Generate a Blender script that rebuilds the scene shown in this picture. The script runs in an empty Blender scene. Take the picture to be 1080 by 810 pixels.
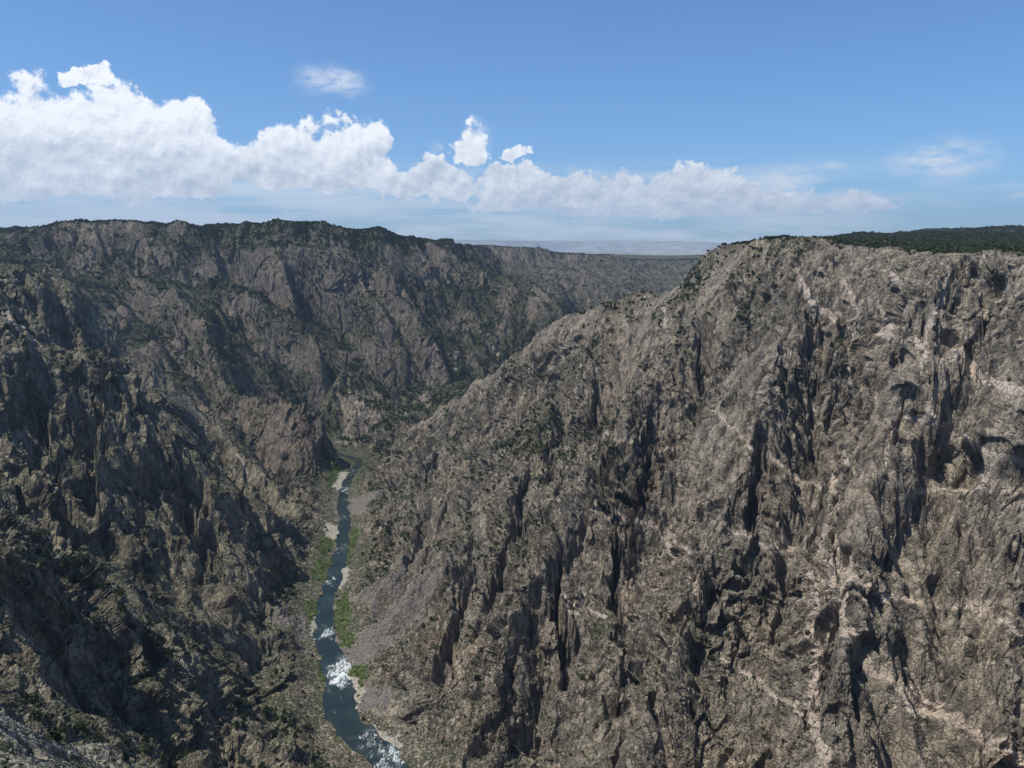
import bpy, math, random
import numpy as np
from concurrent.futures import ThreadPoolExecutor

random.seed(7)
RNG = np.random.default_rng(11)
F32 = np.float32
sc = bpy.context.scene
C = sc.collection
rad = math.radians

# ------------------------------------------------------------------ camera
F_PX, CX, CY, HORIZON = 820.0, 540.0, 405.0, 262.0
PITCH = math.atan((CY - HORIZON) / F_PX)
cam_d = bpy.data.cameras.new('camera')
cam_d.sensor_width = 36.0
cam_d.lens = 36.0 * F_PX / 1080.0
cam_d.clip_start = 0.5
cam_d.clip_end = 200000.0
cam = bpy.data.objects.new('camera', cam_d)
C.objects.link(cam)
cam.location = (0, 0, 0)
cam.rotation_euler = (math.pi / 2 - PITCH, 0, 0)
sc.camera = cam

# ------------------------------------------------------------------ light
SUN_EL, SUN_AZ = rad(62), rad(-108)      # azimuth measured clockwise from the view direction (+Y)
sd = np.array([math.sin(SUN_AZ) * math.cos(SUN_EL), math.cos(SUN_AZ) * math.cos(SUN_EL), math.sin(SUN_EL)])
sun_d = bpy.data.lights.new('sun', 'SUN')
sun_d.energy = 5.0
sun_d.angle = rad(0.5)
sun_d.color = (1.0, 0.94, 0.84)
sun = bpy.data.objects.new('sun', sun_d)
C.objects.link(sun)
from mathutils import Vector
sun.rotation_euler = Vector(sd).to_track_quat('Z', 'Y').to_euler()
sun.location = (-300, 0, 500)

sc.view_settings.view_transform = 'Standard'
sc.view_settings.look = 'None'
sc.view_settings.exposure = 0.0
sc.view_settings.gamma = 1.0
sc.view_settings.use_curve_mapping = False
sc.cycles.max_bounces = 5
sc.cycles.diffuse_bounces = 2
sc.cycles.glossy_bounces = 2
sc.cycles.transparent_max_bounces = 6
sc.cycles.volume_bounces = 0
sc.cycles.use_denoising = True
sc.cycles.use_adaptive_sampling = True
sc.cycles.adaptive_threshold = 0.02

# ------------------------------------------------------------------ node helpers
class NT:
    def __init__(s, tree):
        s.t = tree
        s.N = tree.nodes
        s.L = tree.links
    def link(s, a, b):
        s.L.new(a, b)
    def put(s, sock, v):
        if v is None:
            return
        if hasattr(v, 'is_output') or hasattr(v, 'links'):
            s.L.new(v, sock)
        else:
            if isinstance(v, (tuple, list)) and len(v) == 3 and len(sock.default_value) == 4:
                v = tuple(v) + (1.0,)
            sock.default_value = v
    def m(s, op, a, b=None, c=None, clamp=False):
        n = s.N.new('ShaderNodeMath'); n.operation = op; n.use_clamp = clamp
        s.put(n.inputs[0], a)
        if b is not None: s.put(n.inputs[1], b)
        if c is not None: s.put(n.inputs[2], c)
        return n.outputs[0]
    def vm(s, op, a, b=None, scale=None):
        n = s.N.new('ShaderNodeVectorMath'); n.operation = op
        s.put(n.inputs[0], a)
        if b is not None: s.put(n.inputs[1], b)
        if scale is not None: s.put(n.inputs['Scale'], scale)
        return n.outputs['Value'] if op in ('DOT_PRODUCT', 'LENGTH', 'DISTANCE') else n.outputs[0]
    def sstep(s, v, a, b, lo=0.0, hi=1.0):
        n = s.N.new('ShaderNodeMapRange'); n.interpolation_type = 'SMOOTHSTEP'
        s.put(n.inputs[0], v); s.put(n.inputs[1], a); s.put(n.inputs[2], b); s.put(n.inputs[3], lo); s.put(n.inputs[4], hi)
        return n.outputs[0]
    def lin(s, v, a, b, lo=0.0, hi=1.0):
        n = s.N.new('ShaderNodeMapRange')
        s.put(n.inputs[0], v); s.put(n.inputs[1], a); s.put(n.inputs[2], b); s.put(n.inputs[3], lo); s.put(n.inputs[4], hi)
        return n.outputs[0]
    def mix(s, f, a, b, mode='MIX'):
        n = s.N.new('ShaderNodeMix'); n.data_type = 'RGBA'; n.blend_type = mode
        s.put(n.inputs[0], f); s.put(n.inputs[6], a); s.put(n.inputs[7], b)
        return n.outputs[2]
    def noise(s, vec, scale, detail=4, rough=0.55, dist=0.0, lac=2.0, ntype=None):
        n = s.N.new('ShaderNodeTexNoise'); n.noise_dimensions = '3D'
        if ntype: n.noise_type = ntype
        s.put(n.inputs['Vector'], vec)
        n.inputs['Scale'].default_value = scale; n.inputs['Detail'].default_value = detail
        n.inputs['Roughness'].default_value = rough; n.inputs['Distortion'].default_value = dist
        n.inputs['Lacunarity'].default_value = lac
        return n
    def voro(s, vec, scale, feature='F1', rnd=1.0):
        n = s.N.new('ShaderNodeTexVoronoi'); n.feature = feature
        s.put(n.inputs['Vector'], vec); n.inputs['Scale'].default_value = scale
        n.inputs['Randomness'].default_value = rnd
        return n
    def attr(s, name, out='Fac'):
        n = s.N.new('ShaderNodeAttribute'); n.attribute_name = name
        return n.outputs[out]
    def mapping(s, vec, rot=(0, 0, 0), scale=(1, 1, 1), loc=(0, 0, 0)):
        n = s.N.new('ShaderNodeMapping'); s.put(n.inputs[0], vec)
        n.inputs['Location'].default_value = loc; n.inputs['Rotation'].default_value = rot; n.inputs['Scale'].default_value = scale
        return n.outputs[0]
    def xyz(s, v):
        n = s.N.new('ShaderNodeSeparateXYZ'); s.put(n.inputs[0], v); return n.outputs
    def comb(s, x, y, z):
        n = s.N.new('ShaderNodeCombineXYZ'); s.put(n.inputs[0], x); s.put(n.inputs[1], y); s.put(n.inputs[2], z); return n.outputs[0]

# ------------------------------------------------------------------ world: Nishita sky with procedural clouds (by direction)
world = bpy.data.worlds.new("World")
sc.world = world
world.use_nodes = True
w = NT(world.node_tree)
for n in list(w.N): w.N.remove(n)
wout = w.N.new('ShaderNodeOutputWorld')
bg = w.N.new('ShaderNodeBackground')
bg.inputs['Strength'].default_value = 0.118
w.link(bg.outputs[0], wout.inputs[0])
sky = w.N.new('ShaderNodeTexSky')
sky.sky_type = 'NISHITA'
sky.sun_disc = False
sky.sun_elevation = SUN_EL
sky.sun_rotation = SUN_AZ
sky.altitude = 1200
sky.air_density = 1.0
sky.dust_density = 1.5
sky.ozone_density = 1.4
tc = w.N.new('ShaderNodeTexCoord')
D = tc.outputs['Generated']
dx, dy, dz = w.xyz(D)
AZ = w.m('MULTIPLY', w.m('ARCTAN2', dx, dy), 180 / math.pi)          # degrees right of north
EL = w.m('MULTIPLY', w.m('ARCSINE', dz), 180 / math.pi)
def px2ae(px, py):
    dxx = (px - CX) / F_PX; u = (CY - py) / F_PX
    y = math.cos(PITCH) + u * math.sin(PITCH); z = -math.sin(PITCH) + u * math.cos(PITCH)
    return math.degrees(math.atan2(dxx, y)), math.degrees(math.atan2(z, math.hypot(dxx, y)))
P2 = w.comb(AZ, EL, 0.0)
PN = w.mapping(P2, rot=(0.7, 0.5, 0.4), loc=(3.3, 1.7, 9.1))
wn = w.noise(PN, 0.30, 5, 0.6)
warp = w.vm('SCALE', w.vm('SUBTRACT', wn.outputs['Color'], (0.5, 0.5, 0.5)), scale=3.2)
wn2 = w.noise(PN, 1.5, 4, 0.6)
warp2 = w.vm('SCALE', w.vm('SUBTRACT', wn2.outputs['Color'], (0.5, 0.5, 0.5)), scale=1.0)
PW = w.vm('ADD', w.vm('ADD', P2, warp), warp2)
# cumulus: soft-capped mounds with flat-ish bases: (px, py_base, half-width px, height px, weight)
cum = [(-30, 190, 90, 75, 1), (60, 185, 80, 88, 1), (140, 188, 66, 98, 1), (195, 190, 60, 82, 1), (90, 84, 24, 16, .8),
       (285, 190, 60, 42, .9), (320, 185, 48, 62, 1), (372, 182, 55, 60, 1), (445, 200, 60, 32, .9), (498, 165, 20, 38, .6), (540, 192, 38, 22, .9),
       (560, 214, 60, 34, .9), (605, 214, 46, 36, .9), (660, 216, 50, 26, .9), (730, 218, 52, 46, 1), (800, 222, 55, 26, .8), (660, 216, 40, 34, 1), (880, 222, 55, 14, .65), (545, 166, 18, 10, .5)]
def mound(P, az, el, hw, h, wt):
    v = w.vm('MULTIPLY', w.vm('SUBTRACT', P, (az, el, 0.0)), (1 / hw, 1.0 / h, 0.0))
    x_, y_, _ = w.xyz(v)
    up = w.m('MAXIMUM', y_, w.m('MULTIPLY', y_, -3.6))
    d = w.m('ADD', w.m('MULTIPLY', x_, x_), w.m('MULTIPLY', up, up))
    return w.m('MULTIPLY', w.m('SUBTRACT', 1.0, d), wt)
def build_mounds(P):
    acc = None
    for (cx_, cy_, hw, h, wt) in cum:
        a0, e0 = px2ae(cx_, cy_)
        k = 57.3 / F_PX
        v = mound(P, a0, e0, hw * k, h * k * 0.86, wt)
        acc = v if acc is None else w.m('MAXIMUM', acc, v)
    return acc
acc = build_mounds(PW)
detail_n = w.noise(PN, 0.42, 10, 0.63)
fine_n = w.noise(PN, 1.7, 8, 0.66)
dens = w.m('ADD', w.m('ADD', acc, w.m('MULTIPLY', w.m('SUBTRACT', detail_n.outputs[0], 0.43), 2.0)), w.m('MULTIPLY', w.m('SUBTRACT', fine_n.outputs[0], 0.5), 0.5))
cov = w.m('MULTIPLY', w.sstep(dens, 0.04, 0.30), w.sstep(EL, 0.5, 3.6, 0.15, 1.0))
# lighting from a copy of the detail shifted towards the sun
SH = lambda a, b: w.mapping(w.vm('ADD', P2, (a, b, 0.0)), rot=(0.7, 0.5, 0.4), loc=(3.3, 1.7, 9.1))
P2s = SH(-0.35, 0.6)
det_s = w.noise(P2s, 0.42, 10, 0.63)
fin_s = w.noise(SH(-0.1, 0.16), 1.7, 8, 0.66)
dif = w.m('ADD', w.m('SUBTRACT', detail_n.outputs[0], det_s.outputs[0]), w.m('MULTIPLY', w.m('SUBTRACT', fine_n.outputs[0], fin_s.outputs[0]), 0.45))
body = w.sstep(dens, 0.1, 1.2)
e_base = w.m('SUBTRACT', EL, 4.6)
hfac = w.sstep(EL, 3.8, 9.0)
lum = w.m('ADD', w.m('ADD', w.m('MULTIPLY', dif, 2.2), w.m('MULTIPLY', hfac, 0.55)), w.m('SUBTRACT', 0.42, w.m('MULTIPLY', body, 0.12)), clamp=True)
ccol = w.mix(lum, (4.7, 5.3, 6.2), (9.4, 9.6, 9.8))
# stratus streaks under the cumulus down to the horizon
PS = w.vm('MULTIPLY', P2, (0.10, 0.85, 1.0))
st = w.noise(PS, 1.0, 7, 0.62)
band = w.m('MULTIPLY', w.sstep(EL, -2.5, 1.4), w.m('SUBTRACT', 1.0, w.sstep(EL, 3.6, 6.6)))
side = w.m('SUBTRACT', 1.0, w.sstep(AZ, 16.0, 34.0))
scov = w.m('MULTIPLY', w.m('MULTIPLY', w.sstep(st.outputs[0], 0.34, 0.60), band), w.m('MULTIPLY', side, 0.8))
# wispy fragments
wisps = [(350, 88, 40, 18, .95), (992, 167, 50, 24, 1.0), (835, 187, 30, 18, .9), (905, 210, 46, 9, .9), (878, 178, 12, 6, .6), (1060, 195, 40, 6, .35), (1075, 205, 16, 5, .7), (1003, 212, 14, 5, .35), (500, 145, 18, 22, .8), (462, 158, 10, 8, .5),
         (700, 222, 200, 12, .5), (790, 200, 50, 10, .45)]
wacc = None
PWw = w.vm('ADD', P2, w.vm('SCALE', warp, scale=0.7))
for (cx_, cy_, hw, h, wt) in wisps:
    a0, e0 = px2ae(cx_, cy_); k = 57.3 / F_PX
    v = w.vm('MULTIPLY', w.vm('SUBTRACT', PWw, (a0, e0, 0.0)), (1 / (hw * k), 1 / (h * k), 0.0))
    vv = w.m('MULTIPLY', w.sstep(w.vm('LENGTH', v), 1.15, 0.1), wt)
    wacc = vv if wacc is None else w.m('MAXIMUM', wacc, vv)
wfn = w.noise(w.mapping(P2, rot=(0, 0, -0.5), scale=(0.7, 2.2, 1)), 0.9, 7, 0.65)
wcov = w.m('MULTIPLY', wacc, w.sstep(wfn.outputs[0], 0.30, 0.62))
skyc = w.mix(1.0, sky.outputs[0], (0.63, 0.92, 1.22), 'MULTIPLY')
c1 = w.mix(scov, skyc, (6.9, 7.5, 8.2))
c2 = w.mix(w.m('MULTIPLY', wcov, 0.75), c1, (7.6, 7.9, 8.3))
c3 = w.mix(w.m('MULTIPLY', cov, 0.95), c2, ccol)
w.link(c3, bg.inputs['Color'])
world.cycles.sampling_method = 'MANUAL'
world.cycles.sample_map_resolution = 512

# ------------------------------------------------------------------ numpy noise
def par(fn, *arrs, n=4):
    N = len(arrs[0]); cuts = np.linspace(0, N, n * 4 + 1).astype(int)
    with ThreadPoolExecutor(n) as ex:
        res = list(ex.map(lambda k: fn(*[a[cuts[k]:cuts[k + 1]] for a in arrs]), range(len(cuts) - 1)))
    if isinstance(res[0], tuple):
        return tuple(np.concatenate([r[i] for r in res]) for i in range(len(res[0])))
    return np.concatenate(res)

VN = 96
def make_vol(period, seed, ridged=False):
    """tiling gradient-noise volume, 'period' cells wide"""
    r = np.random.default_rng(seed)
    g = r.normal(size=(period, period, period, 3)).astype(F32)
    g /= np.linalg.norm(g, axis=-1, keepdims=True)
    t = np.arange(VN, dtype=F32) * period / VN
    i0 = np.floor(t).astype(int); f = t - i0
    u = f * f * f * (f * (f * 6 - 15) + 10)
    out = np.zeros((VN, VN, VN), F32)
    for a in (0, 1):
        for b in (0, 1):
            for c in (0, 1):
                G = g[np.ix_((i0 + a) % period, (i0 + b) % period, (i0 + c) % period)]
                dot = G[..., 0] * (f - a)[:, None, None] + G[..., 1] * (f - b)[None, :, None] + G[..., 2] * (f - c)[None, None, :]
                wx = (u if a else 1 - u)[:, None, None]; wy = (u if b else 1 - u)[None, :, None]; wz = (u if c else 1 - u)[None, None, :]
                out += dot * wx * wy * wz
    return out
_v6, _v12, _v24 = make_vol(6, 1), make_vol(12, 2), make_vol(24, 3)
def norm_(v): return (v / v.std()).astype(F32)
VOL = norm_(_v6 + 0.5 * _v12 + 0.25 * _v24)                      # smooth fBm
RID = norm_(-(np.abs(norm_(_v6)) + 0.5 * np.abs(norm_(_v12)) + 0.27 * np.abs(norm_(_v24))) + 1.4)   # ridged
def samp(vol, x, y, z, cell):
    """vol sampled so that its coarsest cell is 'cell' metres"""
    k = VN / (6.0 * cell)
    def f(x, y, z):
        X = x * k; Y = y * k; Z = z * k
        xi = np.floor(X); yi = np.floor(Y); zi = np.floor(Z)
        fx = (X - xi).astype(F32); fy = (Y - yi).astype(F32); fz = (Z - zi).astype(F32)
        x0 = xi.astype(np.int64) % VN; y0 = yi.astype(np.int64) % VN; z0 = zi.astype(np.int64) % VN
        x1 = (x0 + 1) % VN; y1 = (y0 + 1) % VN; z1 = (z0 + 1) % VN
        c = vol.ravel()
        def g(a, b, d): return c[(a * VN + b) * VN + d]
        v00 = g(x0, y0, z0) * (1 - fx) + g(x1, y0, z0) * fx
        v10 = g(x0, y1, z0) * (1 - fx) + g(x1, y1, z0) * fx
        v01 = g(x0, y0, z1) * (1 - fx) + g(x1, y0, z1) * fx
        v11 = g(x0, y1, z1) * (1 - fx) + g(x1, y1, z1) * fx
        return ((v00 * (1 - fy) + v10 * fy) * (1 - fz) + (v01 * (1 - fy) + v11 * fy) * fz).astype(F32)
    return par(f, x, y, z)
def hash3(i, j, k, s):
    h = (i.astype(np.uint32) * np.uint32(374761393)) ^ (j.astype(np.uint32) * np.uint32(668265263)) ^ (k.astype(np.uint32) * np.uint32(2147483647)) ^ np.uint32((s * 974634777) & 0xffffffff)
    h = (h ^ (h >> np.uint32(13))) * np.uint32(1274126177)
    h = (h ^ (h >> np.uint32(15))) * np.uint32(2246822519)
    return h ^ (h >> np.uint32(16))
def facets(x, y, z, cell, seed, tilt=0.8, soft=0.2):
    """blocky rock: every Voronoi cell a tilted plane; returns value and distance-to-crack"""
    def f(x, y, z):
        X = (x / cell).astype(F32); Y = (y / cell).astype(F32); Z = (z / cell).astype(F32)
        bi = np.floor(X).astype(np.int32); bj = np.floor(Y).astype(np.int32); bk = np.floor(Z).astype(np.int32)
        n = len(X)
        d1 = np.full(n, 9e9, F32); d2 = np.full(n, 9e9, F32); val = np.zeros(n, F32); val2 = np.zeros(n, F32)
        for a in (-1, 0, 1):
            for b in (-1, 0, 1):
                for c in (-1, 0, 1):
                    i = bi + a; j = bj + b; k = bk + c
                    h = hash3(i, j, k, seed)
                    h2 = (h * np.uint32(2654435761)) ^ (h >> np.uint32(7))
                    rx = i + (h & np.uint32(1023)).astype(F32) / 1023 - X
                    ry = j + ((h >> np.uint32(10)) & np.uint32(1023)).astype(F32) / 1023 - Y
                    rz = k + ((h >> np.uint32(20)) & np.uint32(1023)).astype(F32) / 1023 - Z
                    d = rx * rx + ry * ry + rz * rz
                    near = d < d1

                    v = (h2 & np.uint32(255)).astype(F32) / 255 - 0.5
                    gx = ((h2 >> np.uint32(8)) & np.uint32(255)).astype(F32) / 127 - 1
                    gy = ((h2 >> np.uint32(16)) & np.uint32(255)).astype(F32) / 127 - 1
                    gz = ((h2 >> np.uint32(24)) & np.uint32(255)).astype(F32) / 127 - 1
                    nv = v + tilt * (gx * rx + gy * ry + gz * rz)
                    sec = (~near) & (d < d2)
                    val2 = np.where(near, val, np.where(sec, nv, val2))
                    d2 = np.where(near, d1, np.where(sec, d, d2))
                    val = np.where(near, nv, val)
                    d1 = np.where(near, d, d1)
        e = np.sqrt(d2) - np.sqrt(d1)
        k = 0.5 + 0.5 * ss(e, 0, soft)
        return val * k + val2 * (1 - k), e
    return par(f, x, y, z)
def ss(v, a, b):
    t = np.clip((v - a) / (b - a), 0, 1); return t * t * (3 - 2 * t)

# ------------------------------------------------------------------ landform skeleton
ZR = -560.0
def ray(px, py):
    u = (CY - py) / F_PX
    return np.array([(px - CX) / F_PX, math.cos(PITCH) + u * math.sin(PITCH), -math.sin(PITCH) + u * math.cos(PITCH)])
def R(px, py, Y):
    d = ray(px, py); return tuple(d * (Y / d[1]))
def onriver(px, py):
    d = ray(px, py); return tuple(d * (ZR / d[2]))
river_vis = [onriver(*p) for p in [(412, 797), (400, 788), (385, 779), (362, 767), (354, 755), (355, 738), (362, 712), (352, 694), (343, 678), (342, 655), (344, 628), (352, 606), (361, 585), (362, 565), (365, 550), (361, 535), (362, 520), (368, 503), (376, 492), (386, 484)]]
river_near = [(1600, 420, ZR), (1100, 350, ZR), (800, 340, ZR), (550, 380, ZR), (330, 450, ZR), (120, 540, ZR), (-40, 640, ZR), (-115, 720, ZR)]
river_far = [(-445, 2050, ZR), (-530, 2120, ZR), (-620, 2230, ZR), (-740, 2380, ZR), (-680, 2580, ZR), (-350, 2720, ZR), (50, 2740, ZR), (350, 2850, ZR), (430, 3100, ZR), (380, 3500, ZR), (500, 3950, ZR), (900, 4300, ZR), (1500, 4500, ZR), (2600, 4700, ZR)]
river = river_near + river_vis + river_far

valleys = [   # (polyline from mouth to head)
    (1.0, [(-285, 1150, ZR), (-360, 1010, -490), (-450, 920, -400), (-600, 850, -260), (-850, 800, -90)]),
    (1.0, [(-110, 730, ZR), (-190, 590, -460), (-290, 510, -350), (-420, 450, -230), (-620, 400, -60)]),
    (1.0, [(-325, 1450, ZR), (-450, 1410, -480), (-650, 1400, -350), (-850, 1390, -230), (-1150, 1370, -80)]),
    (1.0, [(-345, 1680, ZR), R(300, 515, 1820), R(255, 468, 2030), R(215, 418, 2280), R(170, 352, 2620), R(110, 300, 2850), R(50, 262, 2950)]),
    (1.0, [(-640, 2600, ZR), R(370, 420, 2720), R(335, 390, 2800), R(285, 345, 2920), R(250, 290, 2990)]),
    (1.0, [(0, 2740, ZR), R(450, 400, 2800), R(430, 350, 2900), R(395, 300, 3020)]),
    (1.0, [(400, 2700, ZR), R(590, 345, 3000), R(520, 300, 3500), R(490, 275, 4100)]),
    (1.0, [(430, 3100, ZR), R(600, 330, 3800), R(560, 290, 4700)]),
    (1.0, [(500, 3950, ZR), R(660, 310, 4600), R(620, 285, 5200)]),
    (1.0, [(-40, 640, ZR), (-70, 520, -480), (-70, 380, -370), (-60, 240, -240)]),
    (1.0, [(330, 450, ZR), (260, 330, -400), (230, 220, -200)]),
]
ridges = [
    # near left outcrop
    [(-230, 60, -6), (-240, 170, -75), R(0, 700, 300), R(45, 725, 312), R(95, 762, 330), R(140, 800, 360)],
    [R(-40, 740, 270), R(20, 775, 262), R(75, 800, 275)],
    # second spur with the rounded cliff
    [(-1000, 520, 10), (-700, 600, -80), R(0, 462, 690), R(45, 500, 705), R(100, 548, 720), R(160, 612, 735), R(215, 672, 735), R(250, 700, 725), R(300, 772, 735)],
    # big left spur
    [(-1900, 1000, 20), (-1200, 1080, -10), R(0, 314, 1130), R(60, 346, 1150), R(120, 366, 1165), R(178, 396, 1185), R(240, 448, 1205), R(275, 485, 1230), R(305, 532, 1245), R(328, 580, 1245)],
    # ridge behind it
    [(-2200, 1500, 40), (-1500, 1560, 0), R(0, 266, 1580), R(43, 278, 1610), R(90, 297, 1630), R(143, 339, 1660), R(190, 384, 1680), R(232, 436, 1690), R(275, 486, 1650), R(308, 530, 1530)],
    # middle spur of the far side
    [R(95, 240, 3050), R(132, 283, 2820), R(180, 297, 2680), R(215, 330, 2540), R(238, 370, 2180), R(300, 379, 1990), R(338, 400, 1925), R(360, 430, 1905), R(370, 455, 1920)],
    [R(290, 236, 2980), R(320, 300, 2780), R(360, 370, 2500), R(412, 410, 2480), R(425, 430, 2450)],
    [R(400, 242, 3050), R(440, 300, 2900), R(480, 350, 2750), R(520, 385, 2620)],
    [R(470, 258, 3300), R(520, 281, 3250), R(560, 298, 3150), R(576, 320, 3050)],
    [R(520, 268, 4300), R(570, 300, 3900), R(630, 335, 3600)],
    [R(600, 272, 5100), R(640, 300, 4600), R(690, 330, 4300)],
    # crest of the right wall going down to the river bend
    [R(745, 256, 1480), R(700, 286, 1580), R(655, 303, 1670), R(620, 316, 1740), R(580, 328, 1820), R(545, 341, 1890), R(512, 372, 1930), R(470, 408, 1970), R(430, 446, 1990), R(402, 472, 1990)],
    # buttresses of the right wall
    [R(850, 290, 1150), R(800, 420, 960), R(740, 560, 820), R(690, 720, 690)],
    [R(760, 290, 1400), R(690, 380, 1230), R(610, 500, 1020), R(560, 640, 850), R(530, 770, 745)],
    [R(640, 350, 1600), R(560, 450, 1400), R(500, 560, 1130), R(455, 690, 880)],
    [R(985, 300, 940), R(930, 450, 810), R(880, 650, 670), R(850, 780, 600)],
    [R(1110, 300, 830), R(1080, 500, 730), R(1050, 720, 620)],
]
mids = []
# plateaus: rim polygons (inside = top)
rim_px = [(1180, 276, 800), (1080, 272, 860), (1045, 270, 900), (1020, 268, 930), (985, 267, 970), (955, 272, 1060), (915, 270, 1110), (885, 260, 1150), (850, 254, 1230), (800, 254, 1350), (750, 255, 1480)]
poly_right = [R(*p)[:2] for p in rim_px] + [(560, 1800), (850, 2400), (1150, 3100), (1300, 3700), (2000, 4050), (4000, 4200), (9000, 4200), (9000, 700), (1500, 740)]
poly_far = [(-9000, 1900), (-3500, 2500), (-2300, 2900)] + [R(*p)[:2] for p in [(0, 244, 3150), (40, 239, 3120), (75, 236, 3100), (125, 236, 3080), (170, 240, 3060), (240, 239, 3030), (290, 235, 3000), (330, 238, 3020), (400, 241, 3100), (440, 248, 3200), (470, 257, 3400)]] + \
           [(-150, 4300), (-100, 4900)] + [R(*p)[:2] for p in [(510, 262, 5300), (560, 262, 5500), (600, 268, 5600), (640, 270, 5700), (680, 275, 5900), (705, 274, 6000)]] + [(2600, 5800), (9000, 5600), (9000, 9000), (-9000, 9000)]
poly_south = [(-9000, -3000), (-9000, 1000), (-2600, 900), (-1500, 400), (-900, 230), (-400, 60), (-200, 25), (-60, 6), (-8, 2.2), (4, 2.0), (60, 10), (300, 60), (900, 120), (2000, 200), (9000, 300), (9000, -3000)]
top_pts = [R(*p) for p in rim_px] + [(600, 1800, 0), (900, 2500, 10), (1300, 3700, 20),
           (1000, 1150, -2), (1300, 1500, 8), (1800, 1200, 10), (1400, 2600, 45), (2600, 2600, 60), (2500, 4000, 90), (4500, 3500, 110), (6500, 4000, 130), (1100, 2000, 18), (2600, 800, 0), (1300, 740, -10)] + \
          [R(*p) for p in [(0, 243, 3150), (40, 238, 3120), (75, 235, 3100), (125, 235, 3080), (170, 239, 3060), (240, 238, 3030), (290, 234, 3000), (330, 237, 3020), (400, 240, 3100), (440, 247, 3200), (470, 257, 3400)]] + \
          [(-2300, 2900, 80), (-3500, 2500, 60), (-1500, 4000, 70), (-3500, 4500, 60), (-500, 4300, -5), (-200, 4800, 0), (-500, 5500, 10)] + \
          [R(*p) for p in [(510, 259, 5300), (560, 261, 5500), (600, 267, 5600), (640, 269, 5700), (680, 275, 5900), (705, 275, 6000)]] + [(2600, 5900, -90), (0, 7000, -60), (3500, 7000, -100), (6000, 6500, -100)] + \
          [(0, 0, -1.7), (-60, 0, -2), (60, 0, -2), (-400, 40, 0), (-900, 150, 10), (-1500, 300, 20), (-3000, 500, 30), (300, 20, -3), (1200, 50, 0), (0, -300, 5), (-800, -600, 20), (800, -600, 10), (0, -2000, 30)]

def dens_line(pts, step):
    pts = np.array(pts, float); out = []
    for a, b in zip(pts[:-1], pts[1:]):
        n = max(1, int(np.linalg.norm(b[:2] - a[:2]) / step))
        for i in range(n): out.append(a + (b - a) * i / n)
    out.append(pts[-1]); return np.array(out)
riv_d = dens_line(river, 30)
# smooth the river polyline a little
for _ in range(2):
    riv_d[1:-1] = 0.25 * riv_d[:-2] + 0.5 * riv_d[1:-1] + 0.25 * riv_d[2:]
riv_d[:, 2] = ZR
val_pts = np.concatenate([riv_d] + [dens_line(p, 45) for _, p in valleys])
rid_pts = np.concatenate([dens_line(p, 35) for p in ridges] + [np.array(top_pts)])
def segdist(x, y, line):
    """distance to a polyline and interpolated z, arc position"""
    P = np.asarray(line, float)
    best = np.full(x.shape, 1e18); bz = np.zeros(x.shape); bs = np.zeros(x.shape); s0 = 0
    for a, b in zip(P[:-1], P[1:]):
        dx_, dy_ = b[0] - a[0], b[1] - a[1]; L2 = dx_ * dx_ + dy_ * dy_ + 1e-9; L = math.sqrt(L2)
        t = np.clip(((x - a[0]) * dx_ + (y - a[1]) * dy_) / L2, 0, 1)
        d = (x - a[0] - t * dx_) ** 2 + (y - a[1] - t * dy_) ** 2
        m = d < best
        best = np.where(m, d, best)
        if P.shape[1] > 2: bz = np.where(m, a[2] + t * (b[2] - a[2]), bz)
        bs = np.where(m, s0 + t * L, bs); s0 += L
    return np.sqrt(best), bz, bs
def inpoly(x, y, poly):
    c = np.zeros(x.shape, bool); n = len(poly)
    for i in range(n):
        x1, y1 = poly[i]; x2, y2 = poly[(i + 1) % n]
        cond = ((y1 > y) != (y2 > y)) & (x < (x2 - x1) * (y - y1) / (y2 - y1 + 1e-12) + x1)
        c ^= cond
    return c
# coarse grid of smooth fields
GS = 14.0
gx = np.arange(-3600, 4600, GS); gy = np.arange(-500, 7200, GS)
GX, GY = np.meshgrid(gx, gy, indexing='ij')
def idw(px_, py_, pts, p, soft):
    num = np.zeros(px_.shape); den = np.zeros(px_.shape)
    def one(k):
        a = np.zeros(px_.shape); b = np.zeros(px_.shape)
        for q in pts[k::4]:
            ww = 1.0 / ((px_ - q[0]) ** 2 + (py_ - q[1]) ** 2 + soft * soft) ** (p / 2)
            a += ww * q[2]; b += ww
        return a, b
    with ThreadPoolExecutor(4) as ex:
        for a, b in ex.map(one, range(4)): num += a; den += b
    return num / den
CG = 3
cgx, cgy = GX[::CG, ::CG], GY[::CG, ::CG]
def upsample(c):
    # bilinear back to the fine grid
    i = np.arange(len(gx)) / CG; j = np.arange(len(gy)) / CG
    i0 = np.clip(i.astype(int), 0, c.shape[0] - 2); j0 = np.clip(j.astype(int), 0, c.shape[1] - 2)
    fi = (i - i0)[:, None]; fj = (j - j0)[None, :]
    return (c[i0][:, j0] * (1 - fi) * (1 - fj) + c[i0 + 1][:, j0] * fi * (1 - fj) + c[i0][:, j0 + 1] * (1 - fi) * fj + c[i0 + 1][:, j0 + 1] * fi * fj)
_rim = dens_line(top_pts[:11], 22)
top_all = np.concatenate([_rim, np.array(top_pts[11:])])
zr = idw(GX, GY, rid_pts, 4.0, 14.0)
ztop = upsample(idw(cgx, cgy, top_all, 4.0, 14.0))
zv = upsample(idw(cgx, cgy, val_pts, 3.5, 20.0))
jobs_v = [(river, 20.0)] + [(p, 1.0) for _, p in valleys]
def dmin(lines):
    def one(l):
        return segdist(GX, GY, l[0])[0] - l[1]
    with ThreadPoolExecutor(4) as ex:
        r = list(ex.map(one, lines))
    return r
rv = dmin([(riv_d[::2], 30.0)] + [(p, 2.0) for _, p in valleys])
dv = np.maximum(np.minimum.reduce(rv), 0)
rr = dmin([(p, 2.0) for p in ridges])
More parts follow.
